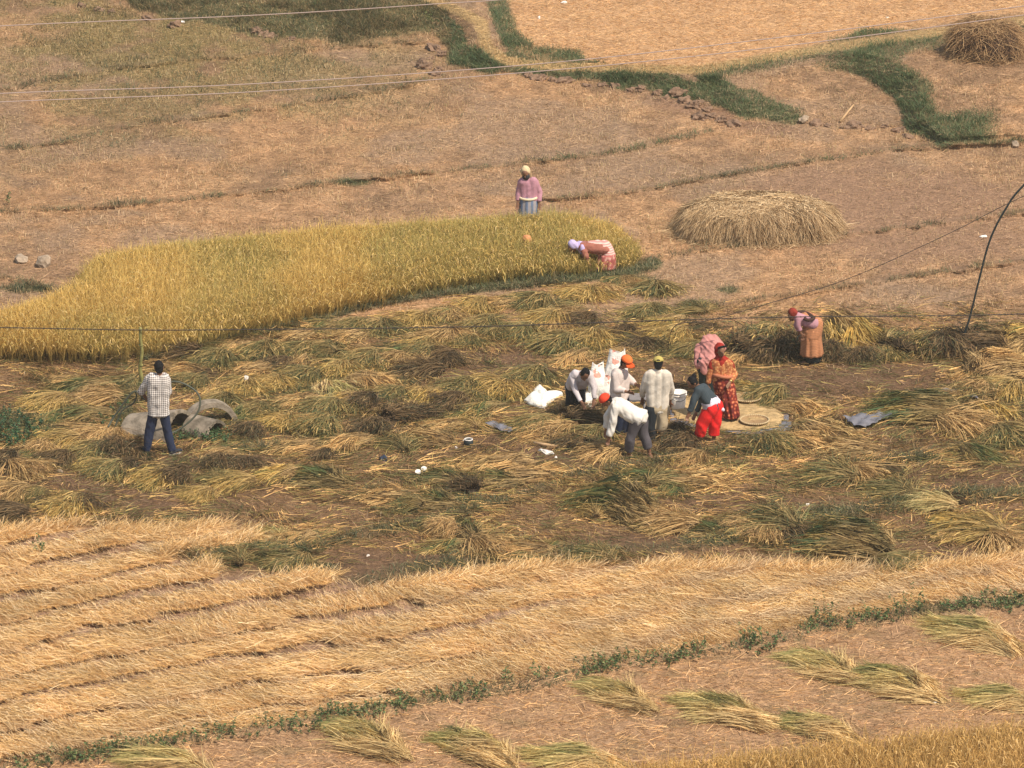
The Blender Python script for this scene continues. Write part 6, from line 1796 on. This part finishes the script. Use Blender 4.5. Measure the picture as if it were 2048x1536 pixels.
for i, (u, v) in enumerate(CL):
    part = 'the upper left bank' if u < 700 else 'the bend of the path' if u < 900 else 'the dark bank below the path' if u < 1480 else 'the small raised plot'
    lump('earth_clod', u+random.uniform(-4, 4), v+random.uniform(-2, 2), random.uniform(.08, .15), (random.uniform(1, 1.5), 1, random.uniform(.6, .9)), M_CLOD, f'brown earth clod in the row along the foot of {part}', 'earth clod', 40+i,
         group=f'earth clods along the foot of {part}', rough=.3, sub=3, dz=-.03)

# ------------------------------------------------------------------ leafy weeds
def leaves(name, label, cat, centers, nleaf, rad, hgt, seed, kind=None, cols=None, root=None, stems=True, lsz=(.025, .05)):
    rng = np.random.default_rng(seed)
    cols = cols or [(.085, .145, .05), (.13, .19, .065), (.055, .10, .042), (.19, .21, .075), (.25, .21, .10)]
    P_, D_, = [], []
    parts = []
    for (u, v, r, h) in centers:
        c = G(u, v)
        n = int(nleaf*r*h*10)
        m = max(5, n//14)
        a = rng.uniform(0, 2*math.pi, m); rr = r*np.sqrt(rng.random(m))
        b = c + np.stack([np.cos(a)*rr, np.sin(a)*rr, np.zeros(m)], -1)
        d = np.stack([np.cos(a)*.3+rng.normal(0, .15, m), np.sin(a)*.3+rng.normal(0, .15, m), np.ones(m)], -1)
        L = h*rng.uniform(.4, 1.1, m)
        parts.append(ribbons(b, d, L, np.full(m, .008), pick([(.10, .11, .05), (.16, .12, .07)], m, rng), nseg=2, rng=rng))
        k = rng.integers(0, m, n); t = rng.uniform(.25, 1.05, n)
        dn = d/np.linalg.norm(d, axis=1, keepdims=True)
        q = b[k]+dn[k]*(L[k]*t)[:, None]
        ld = rng.normal(0, 1, (n, 3)); ld[:, 2] = np.abs(ld[:, 2])*.5
        parts.append(ribbons(q, ld, rng.uniform(*lsz, n), rng.uniform(lsz[0]*.7, lsz[1]*.7, n), pick(cols, n, rng, .2), nseg=2, rng=rng, wprof=[.3, 1, .15],
                             bend=np.stack([np.zeros(n), np.zeros(n), -rng.uniform(0, .5, n)], -1)))
    V, F, C = joinm(parts)
    o = obj(name, np_mesh(name, V, F, C), M_GRASS); tag(o, label, cat, kind=kind); return o
rw = np.random.default_rng(9)
cent = []
for (a, b) in zip(WEEDS[:-1], WEEDS[1:]):
    L = math.hypot(b[0]-a[0], b[1]-a[1])
    for k in range(int(L/6)):
        t = rw.random(); u = a[0]+(b[0]-a[0])*t; v = a[1]+(b[1]-a[1])*t+rw.normal(0, 7)
        dens = fbm(np.array([u]), np.array([v]), 110, 71, 2)[0]
        if rw.random() < dens*1.7-.38: cent.append((u, v, rw.uniform(.12, .24), rw.uniform(.08, .22)))
leaves('weeds', 'low leafy dark green weeds along the bund of the near plot', 'weeds', cent, 170, 1, 1, 8, kind='stuff')
leaves('weeds', 'broad leaved green weed thicket at the left edge below the soil', 'weeds', [(rw.uniform(-40, 85), rw.uniform(830, 895), .2, .2) for _ in range(30)], 230, 1, 1, 18, kind='stuff', cols=[(.055, .12, .05), (.075, .15, .06), (.04, .08, .045)])
leaves('weeds', 'green weeds growing under and around the concrete pipe pieces', 'weeds', [(rw.uniform(345, 460), rw.uniform(866, 886), .12, .16) for _ in range(34)] + [(rw.uniform(385, 440), rw.uniform(838, 848), .1, .12) for _ in range(6)] + [(468, 832, .12, .15), (220, 838, .2, .15), (195, 855, .2, .15), (236, 820, .15, .2), (245, 850, .15, .15)], 240, 1, 1, 19, kind='stuff', cols=[(.06, .12, .045), (.09, .16, .06), (.04, .08, .04)])
for (u, v, h, lab) in ((1805, 1238, .55, 'tall upright leafy weed, the highest above the near bund'), (1505, 1288, .42, 'bushy leafy weed standing up at the middle of the near bund'), (1648, 1250, .42, 'leafy weed standing in the gap near the right of the near bund'),
                       (1740, 1240, .36, 'leafy weed between the highest weed and the gap'), (1008, 1366, .32, 'leafy weed rising above the left part of the near bund'), (1085, 1358, .32, 'leafy weed just above the heap with the hollow'),
                       (1395, 1298, .28, 'small leafy weed left of the bushy weed on the near bund'), (4, 412, .34, 'small dark weed at the left edge behind the rice'), (90, 1105, .28, 'dry twiggy weed in the upper row of the straw field'), (868, 46, .3, 'pale leaved plant on the bank near the path bend'), (623, 14, .35, 'bushy plant near the top of the upper left bank')):
    leaves('weed_plant', lab, 'weed', [(u, v, .13, h)], 190, 1, 1, int(u))

# ------------------------------------------------------------------ thin warm dust haze
def haze():
    def fn(bm): bmesh.ops.create_cube(bm, size=1, matrix=Matrix.Translation((0, 0, 15.2)) @ Matrix.Diagonal((6100, 6100, 34, 1)))
    m = bpy.data.materials.new('haze'); m.use_nodes = True; m.node_tree.nodes.clear()
    out = m.node_tree.nodes.new('ShaderNodeOutputMaterial'); v = m.node_tree.nodes.new('ShaderNodeVolumePrincipled')
    v.inputs['Color'].default_value = (.95, .86, .74, 1); v.inputs['Density'].default_value = .0004
    m.node_tree.links.new(v.outputs[0], out.inputs['Volume'])
    tag(obj('haze', bm_mesh('haze', fn, False), m), 'thin warm dusty haze over the fields', 'haze', kind='stuff')
haze()
print('tris', sum(len(o.data.polygons) for o in SC.objects if o.type == 'MESH'))
